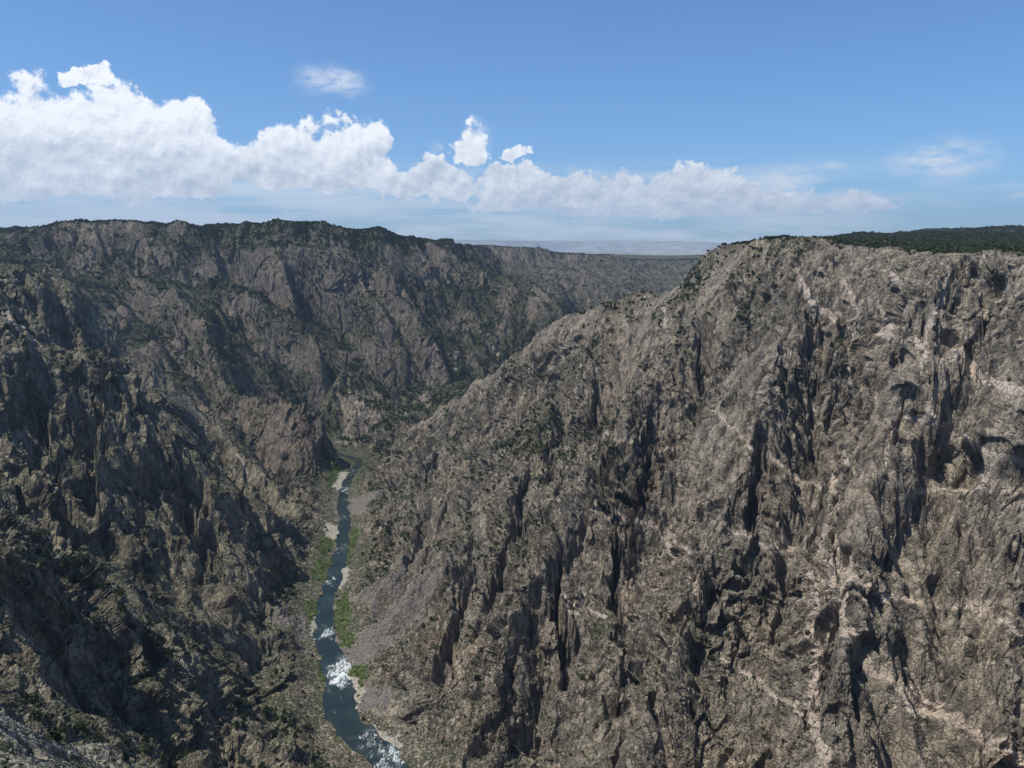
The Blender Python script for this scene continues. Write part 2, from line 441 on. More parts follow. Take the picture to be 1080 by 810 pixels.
def polydist(poly):
    ins = inpoly(GX, GY, poly)
    d = segdist(GX, GY, [tuple(q) for q in poly] + [tuple(poly[0])])[0]
    return np.where(ins, 0, d), np.where(ins, d, 0)
pd = [polydist(p) for p in (poly_right, poly_far, poly_south)]
dr = np.maximum(np.minimum.reduce(rr + [p[0] for p in pd]), 0)
inside = np.maximum.reduce([p[1] for p in pd])
dtop = np.minimum.reduce([p[0] for p in pd])
_k = ss(dtop, 0, 150)
zr = ztop * (1 - _k) + zr * _k
t = dv / (dv + dr + 1e-6)
# wall profile: a gentle toe, then steep, a little rounded at the top
side_r = np.clip((GX + 100) / 500, 0, 1) * (GY < 2300)
g = t + 0.02 * np.sin(2 * np.pi * t)
rimc = (1 - ss(GY, 980, 1090)) * ss(GX, 300, 420) * (1 - ss(pd[0][0], 250, 400))
g = g * (1 - rimc) + rimc * (t * 0.90 + 0.10 * ss(t, 0.90, 0.985))
BASE = zv + (zr - zv) * g
BASE = np.where(inside > 0, ztop, BASE)
# light smoothing
for _ in range(2):
    b = BASE.copy()
    b[1:-1, 1:-1] = (BASE[1:-1, 1:-1] * 4 + BASE[:-2, 1:-1] + BASE[2:, 1:-1] + BASE[1:-1, :-2] + BASE[1:-1, 2:]) / 8
    BASE = b
RIVD = np.maximum(rv[0], 0)
def gsamp(G, x, y):
    i = (x - gx[0]) / GS; j = (y - gy[0]) / GS
    i = np.clip(i, 1, len(gx) - 3.001); j = np.clip(j, 1, len(gy) - 3.001)
    i0 = i.astype(int); j0 = j.astype(int); fi = i - i0; fj = j - j0
    # quadratic B-spline-like smooth weights
    def wts(f): 
        return ((1 - f) ** 3 / 6, (3 * f ** 3 - 6 * f ** 2 + 4) / 6, (-3 * f ** 3 + 3 * f ** 2 + 3 * f + 1) / 6, f ** 3 / 6)
    wi = wts(fi); wj = wts(fj); out = np.zeros(x.shape)
    fl = G.ravel(); n2 = G.shape[1]
    for a in range(4):
        for b in range(4):
            out += wi[a] * wj[b] * fl[(i0 + a - 1) * n2 + (j0 + b - 1)]
    return out
def bsamp(G, x, y):
    return par(lambda a, b: gsamp(G, a, b), x, y)

# ------------------------------------------------------------------ meso relief (gullies, ribs), as a function of x, y
TT = np.where(inside > 0, 1.0, t)
INS = inside
EG = 7.0
ex_ = np.arange(-2500, 1800, EG); ey_ = np.arange(150, 6000, EG)
EX, EY = np.meshgrid(ex_, ey_, indexing='ij')
def erode():
    n0, n1 = EX.shape
    B = bsamp(BASE, EX.ravel(), EY.ravel()).reshape(n0, n1)
    ins = bsamp(inside, EX.ravel(), EY.ravel()).reshape(n0, n1)
    xs, ys = EX.ravel(), EY.ravel()
    nz = (samp(VOL, xs, ys, 0 * xs, 120.0) * 5 + samp(VOL, xs, ys, 0 * xs, 30.0) * 2.2).reshape(n0, n1) + RNG.normal(size=(n0, n1)) * 0.5
    wall = 1 - ss(ins, 0, 50)
    h = B + nz * (0.25 + 0.75 * wall)
    rv_ = bsamp(RIVD, xs, ys).reshape(n0, n1)
    fixed = (rv_ < 6)
    h[fixed] = ZR - 3
    K = 0.036 * wall * np.exp(0.35 * samp(VOL, xs + 900, ys, 0 * xs, 500.0).reshape(n0, n1))
    K *= 0.15 + 0.85 * ss(bsamp(pd[0][0], xs, ys).reshape(n0, n1), 10, 130)
    smax = 1.5 + 2.2 * ss(EX, 230, 360) * (1 - ss(EY, 1150, 1350))
    offs = [(-1, 0), (1, 0), (0, -1), (0, 1), (-1, -1), (-1, 1), (1, -1), (1, 1)]
    idx = np.arange(n0 * n1).reshape(n0, n1)
    for it in range(22):
        best = np.full((n0, n1), 1e-4); rec = idx.copy(); dist = np.full((n0, n1), EG)
        hp = np.pad(h, 1, mode='edge'); ip = np.pad(idx, 1, mode='edge')
        for a, b in offs:
            d_ = EG * math.hypot(a, b)
            sl_ = (h - hp[1 + a:n0 + 1 + a, 1 + b:n1 + 1 + b]) / d_
            m_ = sl_ > best
            best = np.where(m_, sl_, best); rec = np.where(m_, ip[1 + a:n0 + 1 + a, 1 + b:n1 + 1 + b], rec); dist = np.where(m_, d_, dist)
        rec[fixed] = idx[fixed]
        rl = rec.ravel().tolist(); order = np.argsort(-h.ravel(), kind='stable').tolist()
        acc = [1.0] * (n0 * n1)
        for i_ in order:
            r_ = rl[i_]
            if r_ != i_: acc[r_] += acc[i_]
        A = np.array(acc).reshape(n0, n1)
        f = (K * np.power(np.minimum(A, 3000.0), 0.55) * 7.0 / dist).ravel().tolist()
        hl = h.ravel().tolist()
        for i_ in reversed(order):
            r_ = rl[i_]
            if r_ != i_:
                k_ = f[i_]; hl[i_] = (hl[i_] + k_ * hl[r_]) / (1 + k_)
        h = np.array(hl).reshape(n0, n1)
        h = np.maximum(h, B - 75)
        # slopes no steeper than the rock can stand
        for _ in range(2):
            hp = np.pad(h, 1, mode='edge')
            for a, b in offs:
                h = np.minimum(h, hp[1 + a:n0 + 1 + a, 1 + b:n1 + 1 + b] + smax * EG * math.hypot(a, b))
        # a little creep
        hp = np.pad(h, 1, mode='edge')
        h = h * 0.95 + 0.05 * (hp[:-2, 1:-1] + hp[2:, 1:-1] + hp[1:-1, :-2] + hp[1:-1, 2:]) / 4
    D_ = h - B
    edge = ss(EX, ex_[0], ex_[0] + 200) * (1 - ss(EX, ex_[-1] - 200, ex_[-1])) * ss(EY, ey_[0], ey_[0] + 60) * (1 - ss(EY, ey_[-1] - 250, ey_[-1]))
    print('EROSION min/mean', D_.min(), D_.mean(), np.percentile(D_, [5, 25, 50, 75]))
    D_ = np.maximum(D_, -80) * edge
    return D_, np.log(np.maximum(A, 1)) * edge
EROS, FLOW = erode()
def esamp(G, x, y):
    def f(x, y):
        i = np.clip((x - ex_[0]) / EG, 1, len(ex_) - 3.001); j = np.clip((y - ey_[0]) / EG, 1, len(ey_) - 3.001)
        i0 = i.astype(int); j0 = j.astype(int); fi = i - i0; fj = j - j0
        def wts(f):
            return ((-0.5 * f + f * f - 0.5 * f ** 3), (1 - 2.5 * f * f + 1.5 * f ** 3), (0.5 * f + 2 * f * f - 1.5 * f ** 3), (-0.5 * f * f + 0.5 * f ** 3))
        wi = wts(fi); wj = wts(fj); out = np.zeros(x.shape); fl = G.ravel(); n2 = G.shape[1]
        for a in range(4):
            for b in range(4): out += wi[a] * wj[b] * fl[(i0 + a - 1) * n2 + (j0 + b - 1)]
        return out
    return par(f, x, y)
def meso(x, y):
    z0 = bsamp(BASE, x, y)
    tt = bsamp(TT, x, y); ins = bsamp(INS, x, y)
    e = 6.0
    gx_ = (bsamp(BASE, x + e, y) - bsamp(BASE, x - e, y)) / (2 * e)
    gy_ = (bsamp(BASE, x, y + e) - bsamp(BASE, x, y - e)) / (2 * e)
    slope = np.sqrt(gx_ ** 2 + gy_ ** 2)
    wall = ss(slope, 0.12, 0.45) * (1 - ss(ins, 5, 60))
    zz = z0 * 0.35
    r1 = samp(RID, x, y, zz, 230.0)
    r2 = samp(RID, x + 300, y - 170, zz * 1.2 + 90, 90.0)
    r3 = samp(VOL, x, y, zz, 300.0)
    mid = wall * ss(tt, 0.02, 0.2) * (1 - 0.6 * ss(tt, 0.85, 1.0))
    nf = 0.3 + 0.7 * ss(np.hypot(x, y), 380, 800)
    zed = z0 + mid * nf * (r1 * 9.0 + r2 * 4.5 + r3 * 6.0) + esamp(EROS, x, y) * ss(np.hypot(x, y), 300, 500)
    th = samp(VOL, x, y, 0 * x, 420.0) * 2.6
    zed = zed + mid * nf * (6.0 * np.sin(2 * np.pi * z0 / 115.0 + th) + 3.0 * np.sin(2 * np.pi * z0 / 47.0 + 2.1 * th))
    zed = zed + ss(y, 2400, 2900) * ss(ins, -1, 25) * (samp(RID, x, y, 0 * x, 260.0) * 7.0 + samp(VOL, x, y, 0 * x, 90.0) * 3.0) * (1 - ss(y, 4000, 5000))
    zed = zed + (1 - wall) * r3 * 2.5 * ss(bsamp(RIVD, x, y), 25, 150)
    return zed, wall, tt, ins, slope

# raymarch helper on the meso surface
def hit(px, py, r0=120, r1=6500):
    d = ray(px, py); d = d / math.hypot(d[0], d[1])
    r = np.geomspace(r0, r1, 2500)
    z = meso(d[0] * r, d[1] * r)[0]
    below = z > d[2] * r
    k = int(np.argmax(below)) if below.any() else len(r) - 1
    return np.array([d[0] * r[k], d[1] * r[k], z[k]])
def hit_many(pix, r0=120, r1=6000, n=1500):
    D_ = np.array([ray(*p) for p in pix]); D_ /= np.hypot(D_[:, 0], D_[:, 1])[:, None]
    r = np.geomspace(r0, r1, n)
    z = meso((D_[:, :1] * r).ravel(), (D_[:, 1:2] * r).ravel())[0].reshape(len(pix), n)
    below = z > D_[:, 2:] * r
    k = np.where(below.any(1), np.argmax(below, 1), n - 1)
    a = np.arange(len(pix))
    return np.stack([D_[:, 0] * r[k], D_[:, 1] * r[k], z[a, k]], 1)
def hit_lines(lines, step):
    """drop pixel polylines on the surface, resampled every 'step' pixels"""
    allp, cuts = [], []
    for L in lines:
        P = [np.array(L[0], float)]
        for a, b in zip(L[:-1], L[1:]):
            a = np.array(a, float); b = np.array(b, float); m_ = max(1, int(np.hypot(*(b - a)) / step))
            P += [a + (b - a) * (q + 1) / m_ for q in range(m_)]
        cuts.append((len(allp), len(allp) + len(P))); allp += P
    H = hit_many(allp)
    out = []
    for a, b in cuts:
        h = H[a:b]; keep = [0]
        for q in range(1, len(h)):
            if np.linalg.norm(h[q] - h[keep[-1]]) < 120: keep.append(q)
        h = h[keep]
        out.append(h if len(h) > 1 else np.array([h[0], h[0] + [1, 1, -1]]))
    return out

# ------------------------------------------------------------------ features placed on the walls
# clefts: (points from top to bottom as seen, half-width m, depth m)
cleft_px = [
    ([(634, 392), (630, 430), (626, 520)], 9, 38), ([(607, 398), (600, 440)], 7, 18), ([(590, 560), (592, 640), (594, 730)], 6, 30),
    ([(647, 540), (650, 600), (652, 690)], 7, 34), ([(803, 425), (799, 500), (790, 565)], 7, 34), ([(738, 355), (735, 410)], 7, 20),
    ([(712, 500), (700, 560)], 5, 12), ([(450, 520), (446, 580)], 8, 20), ([(880, 415), (872, 445)], 10, 14),
    ([(925, 380), (912, 440)], 13, 24), ([(1060, 470), (1020, 600), (1000, 650)], 10, 20), ([(505, 470), (480, 540), (455, 600)], 8, 15),
    ([(560, 480), (540, 560), (520, 640)], 7, 14), ([(690, 420), (680, 500), (676, 560)], 6, 15), ([(760, 590), (740, 660)], 6, 15),
    ([(668, 650), (655, 720), (640, 780)], 7, 18), ([(700, 690), (690, 760)], 6, 15), ([(550, 640), (540, 700), (525, 760)], 7, 15),
    ([(835, 360), (828, 440)], 6, 16), ([(857, 330), (850, 400)], 6, 16), ([(895, 470), (885, 560), (880, 640)], 6, 16), ([(940, 520), (925, 600)], 8, 16),
    ([(826, 600), (820, 680)], 6, 14), ([(770, 370), (765, 450)], 6, 15), ([(720, 330), (705, 400)], 8, 15), ([(660, 420), (655, 480)], 6, 14),
    ([(1045, 275), (1040, 330), (1015, 420)], 9, 22), ([(1012, 272), (1000, 320)], 8, 16), ([(975, 290), (965, 360)], 8, 16),
    ([(200, 480), (208, 560), (218, 625)], 16, 26), ([(165, 470), (160, 540)], 12, 20), ([(110, 400), (95, 480), (80, 540)], 14, 22),
    ([(275, 520), (285, 580), (300, 620)], 12, 18), ([(40, 390), (30, 450)], 14, 20), ([(60, 320), (70, 360)], 14, 18), ([(235, 470), (245, 540)], 10, 16),
    ([(125, 690), (130, 760)], 7, 14), ([(60, 660), (90, 720)], 8, 12),
    ([(350, 465), (352, 500)], 12, 14), ([(300, 420), (310, 480)], 12, 12), ([(190, 320), (200, 370)], 18, 16),
    ([(60, 262), (90, 300)], 22, 20), ([(250, 260), (245, 330)], 22, 20), ([(320, 260), (330, 340)], 22, 20), ([(430, 300), (425, 380)], 20, 18),
    ([(180, 250), (190, 290)], 22, 20), ([(370, 290), (375, 350)], 20, 16), ([(540, 285), (560, 330)], 24, 20),
]
_rc = np.random.default_rng(5)
for _ in range(85):
    a_ = _rc.uniform(430, 1075); top_ = max(300, 300 + (700 - a_) * 0.62) if a_ < 700 else 275
    b_ = _rc.uniform(top_ + 10, 760); ln = _rc.uniform(30, 130); le = -0.42 + (a_ - 450) / 600 * 0.34 + _rc.normal() * 0.05
    if a_ + le * ln < 400 + max(0, 600 - b_) * 0.2: continue
    wd_ = _rc.uniform(3.5, 7.5) * (0.8 + 0.4 * (a_ < 700))
    cleft_px.append(([(a_, b_), (a_ + le * ln * 0.5 + _rc.normal() * 3, b_ + ln * 0.5), (a_ + le * ln, b_ + ln)], wd_, _rc.uniform(0.9, 2.4) * wd_))
for _ in range(22):
    a_ = _rc.uniform(5, 300); b_ = _rc.uniform(360 + a_ * 0.45, 520 + a_ * 0.3); ln = _rc.uniform(30, 90); wd_ = _rc.uniform(5, 10)
    cleft_px.append(([(a_, b_), (a_ + 0.12 * ln, b_ + ln)], wd_, _rc.uniform(0.8, 1.8) * wd_))
clefts = [(h_, q[1], q[2]) for h_, q in zip(hit_lines([c_[0] for c_ in cleft_px], 22), cleft_px)]
# alcoves: hollows whose roof throws a shadow (px, py, radius m, depth m)
alcove_px = [(885, 430, 16, 16), (960, 440, 18, 12), (1010, 500, 26, 22), (1075, 515, 30, 28), (925, 700, 20, 16), (955, 690, 16, 12), (1050, 600, 18, 16),
             (890, 590, 12, 12), (1045, 305, 18, 14), (1018, 290, 12, 10), (965, 560, 14, 10), (870, 500, 12, 10), (875, 475, 9, 8), (1005, 360, 14, 12), (800, 790, 14, 12), (880, 760, 12, 8),
             (250, 745, 24, 22), (268, 760, 22, 22), (50, 690, 8, 7), (30, 790, 8, 8), (600, 600, 10, 8), (730, 440, 12, 10), (930, 640, 14, 12), (985, 620, 12, 9)]
alcove_px += [(352, 482, 44, 34), (366, 472, 30, 26), (232, 355, 40, 24)]
alcoves = [(h_, q[2], q[3]) for h_, q in zip(hit_many([a_[:2] for a_ in alcove_px]), alcove_px)]
# pale pegmatite dikes
dike_px = [
    ([(842, 292), (855, 318), (880, 336)], 3.4), ([(928, 345), (935, 360), (947, 352)], 2.2), ([(925, 325), (940, 350)], 3.0), ([(960, 362), (985, 382), (1010, 372), (1035, 402), (1072, 415)], 4.0),
    ([(1000, 372), (990, 400), (975, 450)], 2.5), ([(868, 560), (872, 620), (858, 680), (852, 740), (868, 800)], 4.0), ([(880, 500), (878, 560), (884, 610)], 2.6), ([(895, 590), (888, 660), (915, 690), (935, 720), (1000, 760), (1080, 805)], 3.6),
    ([(860, 610), (890, 608), (915, 625), (990, 640), (1040, 640)], 2.0), ([(1025, 500), (1050, 515), (1080, 530)], 2.6), ([(955, 525), (990, 515), (1060, 520)], 1.8), ([(690, 555), (725, 580), (735, 640)], 2.2),
    ([(640, 545), (690, 555), (712, 590)], 3.0), ([(520, 370), (536, 388)], 5.0), ([(700, 320), (705, 345)], 3.5), ([(505, 300), (512, 325)], 5.0), ([(480, 370), (482, 390)], 6.0), ([(1020, 640), (1060, 660), (1080, 680)], 2.0),
    ([(740, 420), (790, 470), (840, 500), (870, 520)], 1.5), ([(640, 460), (690, 480), (730, 470)], 1.5), ([(820, 560), (850, 600), (860, 640)], 1.8), ([(945, 290), (955, 305)], 3), ([(770, 560), (800, 575), (840, 590)], 1.4),
    ([(560, 600), (600, 640), (640, 650)], 1.2), ([(960, 440), (1000, 455), (1040, 480), (1080, 500)], 1.8), ([(1000, 290), (980, 350), (970, 390)], 1.8), ([(1060, 290), (1020, 360)], 2.2), ([(850, 420), (880, 470), (900, 500)], 1.5),
    ([(890, 300), (905, 330), (900, 370)], 1.8), ([(760, 700), (800, 720), (850, 760)], 1.5),
    ([(0, 330), (22, 345), (38, 358)], 4.0), ([(205, 545), (215, 560)], 2.0), ([(250, 480), (262, 500)], 2.0), ([(300, 315), (320, 325)], 3.0), ([(145, 285), (150, 310)], 3.0),
]
dikes = [(h_, q[1]) for h_, q in zip(hit_lines([c_[0] for c_ in dike_px], 7), dike_px)]
# talus aprons, sand bars and green banks: pixel polygons dropped on the ground
def ground_poly(pts): return [tuple(onriver(*p)[:2]) for p in pts]
sand = [ground_poly(p) for p in [
    [(344, 556), (352, 553), (360, 554), (359, 562), (352, 570), (343, 566)],
    [(360, 600), (369, 597), (366, 613), (358, 623), (354, 618)],
    [(363, 714), (376, 716), (385, 728), (376, 752), (400, 772), (425, 782), (420, 795), (372, 768), (358, 752), (357, 740), (366, 728)],
    [(360, 498), (367, 498), (365, 510), (356, 518), (350, 515)],
    [(330, 655), (336, 650), (339, 662), (330, 676), (326, 672)]]]
green = [ground_poly(p) for p in [
    [(372, 700), (388, 706), (384, 722), (370, 736), (362, 738), (366, 724)], [(354, 636), (366, 624), (370, 650), (362, 672), (353, 664), (352, 650)], [(356, 612), (372, 585), (380, 560), (370, 555), (366, 590), (358, 606)],
    [(333, 594), (350, 588), (356, 598), (345, 616), (330, 612)], [(326, 632), (338, 636), (336, 660), (330, 672), (322, 650)], [(345, 497), (362, 494), (360, 512), (346, 520)],
    [(360, 668), (376, 672), (372, 684), (357, 684)], [(345, 690), (352, 704), (348, 720), (338, 720), (335, 700)], [(352, 555), (358, 560), (354, 575), (342, 590), (334, 580)]]]
talus_line = [([(440, 632), (415, 655), (385, 680), (366, 690)], 38), ([(410, 660), (380, 690)], 34), ([(300, 650), (325, 668)], 26), ([(395, 520), (372, 540)], 40), ([(430, 600), (392, 625)], 26), ([(400, 740), (380, 735)], 24)]
talus_l = [(h_, q[1]) for h_, q in zip(hit_lines([c_[0] for c_ in talus_line], 15), talus_line)]

def far_z(x, y):
    r = np.hypot(x, y)
    az = np.degrees(np.arctan2(x, y))
    z = -30 + 60 * ss(np.abs(az + 4), 14, 26) - 290 * ss(r, 6500, 12000) * (1 - ss(np.abs(az + 4), 14, 26) * 0.6)
    nz = samp(VOL, x, y, 0 * x, 6000.0)
    n2 = samp(RID, x, y, 0 * x, 2600.0)
    z = z + 25 * n2 * ss(r, 7000, 12000)
    mesa = ss(r + nz * 1200, 19000, 24500)
    z = z * (1 - mesa) + mesa * (238 + 14 * nz - 110 * ss(az, 12, 16) + (300 + 30 * nz) * ss(-az, 26, 33))
    z = z + 240 * np.exp(-((az - 37.5) / 3.4) ** 2) * np.exp(-((r - 9500) / 1500) ** 2)
    z = z + 130 * ss(az, 12, 40) * ss(r, 5000, 9000)
    return z
def height(x, y, full=True):
    """final height before rock displacement, and masks"""
    z, wall, tt, ins, slope = meso(x, y)
    r = np.hypot(x, y)
    if full:
        near = r < 4500
        xi, yi, zi = x[near], y[near], z[near]
        for pts, wd, dp in clefts:
            c = pts.mean(0); rad_ = np.max(np.hypot(pts[:, 0] - c[0], pts[:, 1] - c[1])) + 4 * wd
            m = np.nonzero((np.abs(xi - c[0]) < rad_) & (np.abs(yi - c[1]) < rad_))[0]
            if len(m) == 0: continue
            wob = samp(VOL, xi[m], yi[m], zi[m], 40.0) * wd * 0.6 + samp(VOL, xi[m], yi[m], zi[m] * 0.4, 11.0) * wd * 0.3
            d, _, s = segdist(xi[m] + wob, yi[m], pts)
            L = np.sum(np.hypot(*np.diff(pts[:, :2], axis=0).T))
            tp = ss(s, -1, 0.22 * L + 1) * ss(L - s, -1, 0.15 * L + 1)
            zi[m] -= 2.0 * dp * tp * np.exp(-np.abs(d / wd) ** 5)
        z[near] = zi
    # river bed
    rd = bsamp(RIVD, x, y)
    xs, ys = x, y
    m = np.nonzero((rd < 90) & (r < 5500))[0]
    if len(m):
        d = par(lambda a, b: segdist(a, b, riv_d)[0], x[m], y[m])
        d = d + samp(VOL, x[m], y[m], 0 * x[m], 34.0) * 2.2
        bed = ZR - 5 + 5.6 * ss(d, river_half(x[m], y[m]) - 6, river_half(x[m], y[m]) + 2)
        rise = np.maximum(d - river_half(x[m], y[m]) - 2, 0)
        zl = bed + rise * 0.10 + ss(rise, 4, 60) * 10
        fl = np.zeros(len(m))
        for (a, b, rr0) in flats:
            c_ = onriver(a, b); fl = np.maximum(fl, 1 - ss(np.hypot(x[m] - c_[0], y[m] - c_[1]), rr0 * 0.5, rr0))
        kk = ss(d, 16 + 22 * fl, 80 + 10 * fl)
        z[m] = zl * (1 - kk) + np.maximum(z[m], zl) * kk
    # the slope falls away steeply right in front of the viewpoint
    azr = np.abs(np.degrees(np.arctan2(x, y)))
    cap = -1.75 - 0.80 * np.clip(r - 2.0, 0, 230) + np.maximum(r - 235, 0) * 1.6 + ss(azr, 55, 85) * np.minimum(r, 300) * 0.85
    cap = cap + 12 * samp(VOL, x, y, 0 * x, 50.0) * ss(r, 20, 120)
    azs = np.degrees(np.arctan2(x, y))
    cap2 = -1.75 - 0.80 * np.clip(r - 2.0, 0, 600) + ss(-azs, 25.5, 31) * 260 + ss(azs, 34, 50) * 400
    cap = np.where(r > 200, np.minimum(cap, cap2 + ss(r, 560, 640) * 400), cap)
    mc = r < 620
    z[mc] = np.minimum(z[mc], cap[mc])
    # join to the far country
    b = ss(r, 6200, 7300)
    b = np.maximum(b, ss(x, 3800, 4500)); b = np.maximum(b, ss(-x, 2900, 3500)); b = np.maximum(b, ss(-y, 250, 450))
    mm = b > 0
    if mm.any():
        fz = far_z(x[mm], y[mm])
        z[mm] = z[mm] * (1 - b[mm]) + fz * b[mm]
        wall[mm] *= (1 - b[mm])
    return z, wall, tt, ins, slope, b
flats = [(346, 562, 70), (336, 590, 60), (364, 612, 45), (385, 735, 60), (405, 785, 45), (368, 655, 40), (334, 700, 40), (328, 655, 40)]
def river_half(x, y):
    return 12.5 + 6.5 * np.exp(-((y - 850) / 170) ** 2) - 3.0 * ss(y, 1250, 1900)

# ------------------------------------------------------------------ the sheet: polar grid round the viewpoint, denser where slopes face it
NA, NR = 1600, 1900
azd = np.linspace(-39.0, 39.0, NA)
ca = np.linspace(-39.0, 39.0, 240)
rk = np.geomspace(2.0, 28000.0, 2600)
XX = np.sin(np.radians(ca))[:, None] * rk; YY = np.cos(np.radians(ca))[:, None] * rk
ZZ = height(XX.ravel(), YY.ravel(), full=True)[0].reshape(XX.shape)
EA = np.arctan2(ZZ, rk[None, :])
dE = np.diff(EA, axis=1)
dl = np.diff(np.log(rk))[None, :]
hor = np.maximum.accumulate(EA, axis=1)
vis = (EA[:, 1:] >= hor[:, 1:] - 0.06)
inframe = (EA[:, 1:] > -0.72)
wgt = np.where(inframe, np.maximum(dE, 0) * np.where(vis, 1.0, 0.35) + np.abs(np.minimum(dE, 0)) * 0.12 + dl * 0.006, dl * 0.006)
wgt = wgt + np.where(inframe & (hor[:, 1:] - EA[:, 1:] < 0.15), dl * 0.085, 0) * ((rk[1:] > 260) & (rk[1:] < 2600))[None, :]
cdf = np.concatenate([np.zeros((len(ca), 1)), np.cumsum(wgt, axis=1)], axis=1)
cdf /= cdf[:, -1:]
# smooth across azimuth so that neighbouring columns stay aligned
ker = np.exp(-np.linspace(-2, 2, 9) ** 2 * 2.2); ker /= ker.sum()
pad = np.pad(cdf, ((4, 4), (0, 0)), mode='edge')
cdf = sum(ker[i] * pad[i:i + len(ca)] for i in range(9))
lev = np.linspace(0, 1, NR)
RC = np.array([np.interp(lev, cdf[i], np.log(rk)) for i in range(len(ca))])      # log radius
ii = (azd - ca[0]) / (ca[1] - ca[0]); i0 = np.clip(ii.astype(int), 0, len(ca) - 2); fi = (ii - i0)[:, None]
RL = np.exp(RC[i0] * (1 - fi) + RC[i0 + 1] * fi)
# rest of the circle, coarse
azo = np.concatenate([[-180, -160, -140, -120, -100, -85, -72, -62, -54, -48, -44, -41]])
RLa = np.repeat(RL[:1], len(azo), 0); RLb = np.repeat(RL[-1:], len(azo), 0)
AZA = np.concatenate([azo, azd, -azo[::-1]])
RAD = np.concatenate([RLa, RL, RLb])
nA = len(AZA)
X = (np.sin(np.radians(AZA))[:, None] * RAD).ravel(); Y = (np.cos(np.radians(AZA))[:, None] * RAD).ravel()
Z, WALL, TTv, INv, SL, FAR = height(X, Y)
e = 5.0
bz_ = lambda a, b: bsamp(BASE, a, b)
GXv = (bz_(X + e, Y) - bz_(X - e, Y)) / (2 * e); GYv = (bz_(X, Y + e) - bz_(X, Y - e)) / (2 * e)
nn = np.sqrt((1.2 * GXv) ** 2 + (1.2 * GYv) ** 2 + 1)
NX, NY, NZ = -1.2 * GXv / nn, -1.2 * GYv / nn, 1 / nn
Rr = np.hypot(X, Y)
RD = bsamp(RIVD, X, Y)
talus = np.zeros_like(X)
mk = np.nonzero((Rr > 600) & (Rr < 2300) & (RD < 400))[0]
for pts, wd in talus_l:
    d = segdist(X[mk], Y[mk], pts)[0]
    talus[mk] = np.maximum(talus[mk], 1 - ss(d + 6 * samp(VOL, X[mk], Y[mk], Z[mk], 30.0), wd * 0.55, wd))
bank = (1 - ss(RD, 8, 34)) * (FAR < 0.01) * (Rr < 5000)
rock = WALL * ss(RD, 6, 40) * (1 - 0.93 * talus)
# warped coordinates; the foliation stands steep and leans
near_all = np.nonzero((rock > 0.01) & (Rr < 6500))[0]
x_, y_, z_ = X[near_all], Y[near_all], Z[near_all]
wx = samp(VOL, x_, y_, z_, 130.0) * 7; wy = samp(VOL, x_ + 500, y_, z_, 130.0) * 7; wz = samp(VOL, x_, y_ + 500, z_, 130.0) * 7
fx, fy, fz = x_ + wx + z_ * 0.13, y_ + wy, (z_ + wz) / 3.3
disp = np.zeros(len(near_all)); crack = np.zeros(len(near_all))
rr_ = Rr[near_all]
nearf = 0.35 + 0.65 * ss(rr_, 350, 800)
farf = 1 - 0.45 * ss(rr_, 1500, 2500)
steep = 0.45 + 0.55 * ss(SL[near_all], 0.45, 1.0)
panel = np.clip(0.75 + 0.42 * samp(VOL, x_ + 40, y_, z_ * 0.6, 170.0), 0.25, 1.5)
rgt = ss(x_, -150, 100) * (y_ < 1700)
v, c = facets(fx, fy, fz, 56.0, 3, 0.55, 0.06); disp += v * (16 - 3 * rgt) * nearf * steep
crack = np.maximum(crack, 1 - ss(c, 0, 0.05))
v, c = facets(fx, fy, fz * 1.15, 23.0, 4, 0.7, 0.07); disp += v * 10.5 * nearf * steep * panel
crack = np.maximum(crack, 0.9 * (1 - ss(c, 0, 0.07)))
v, c = facets(fx + 0.3 * wy, fy, fz * 1.4, 10.0, 5, 0.75, 0.12); disp += v * 4.8 * panel * (0.5 + 0.5 * nearf)
crack = np.maximum(crack, 0.7 * (1 - ss(c, 0, 0.10)))
k = np.nonzero(rr_ < 2400)[0]
v, c = facets(fx[k], fy[k], fz[k] * 1.8, 4.4, 6, 0.9, 0.2); disp[k] += v * 2.2 * panel[k] * (0.3 + 0.7 * nearf[k]) * (1 - ss(rr_[k], 1700, 2400))
disp += samp(RID, fx, fy, fz, 14.0) * 0.5
disp *= farf
k = np.nonzero(rr_ < 1000)[0]
disp[k] += samp(RID, x_[k], y_[k], z_[k], 3.6) * 0.35 * nearf[k] * (1 - ss(rr_[k], 600, 1000))
for (h, rd_, dp) in alcoves:
    d = np.sqrt((x_ - h[0]) ** 2 + (y_ - h[1]) ** 2 + ((z_ - h[2]) / 1.25) ** 2)
    d = d + wx * 0.5
    disp -= dp * (1 - ss(d, rd_ * 0.45, rd_ * 1.05))
amp = rock[near_all] * ss(rr_, 60, 240) * (0.35 + 0.65 * ss(TTv[near_all], 0.01, 0.09)) * (1 - 0.72 * ss(TTv[near_all], 0.86, 1.0) * ss(Y[near_all], 1000, 1700))
disp *= amp
crack *= amp
X0, Y0, Z0 = X.copy(), Y.copy(), Z.copy()
X[near_all] += NX[near_all] * disp; Y[near_all] += NY[near_all] * disp; Z[near_all] += NZ[near_all] * disp
CR = np.zeros_like(X); CR[near_all] = crack
# small roughness of gentle ground
Z += (samp(VOL, X, Y, 0 * X, 13.0) * 0.7 + samp(VOL, X, Y, 0 * X, 4.0) * 0.25) * (1 - rock) * ss(Rr, 20, 100) * ss(RD, 3, 14) * (1 - FAR)
Z += talus * samp(RID, X, Y, Z, 9.0) * 0.8

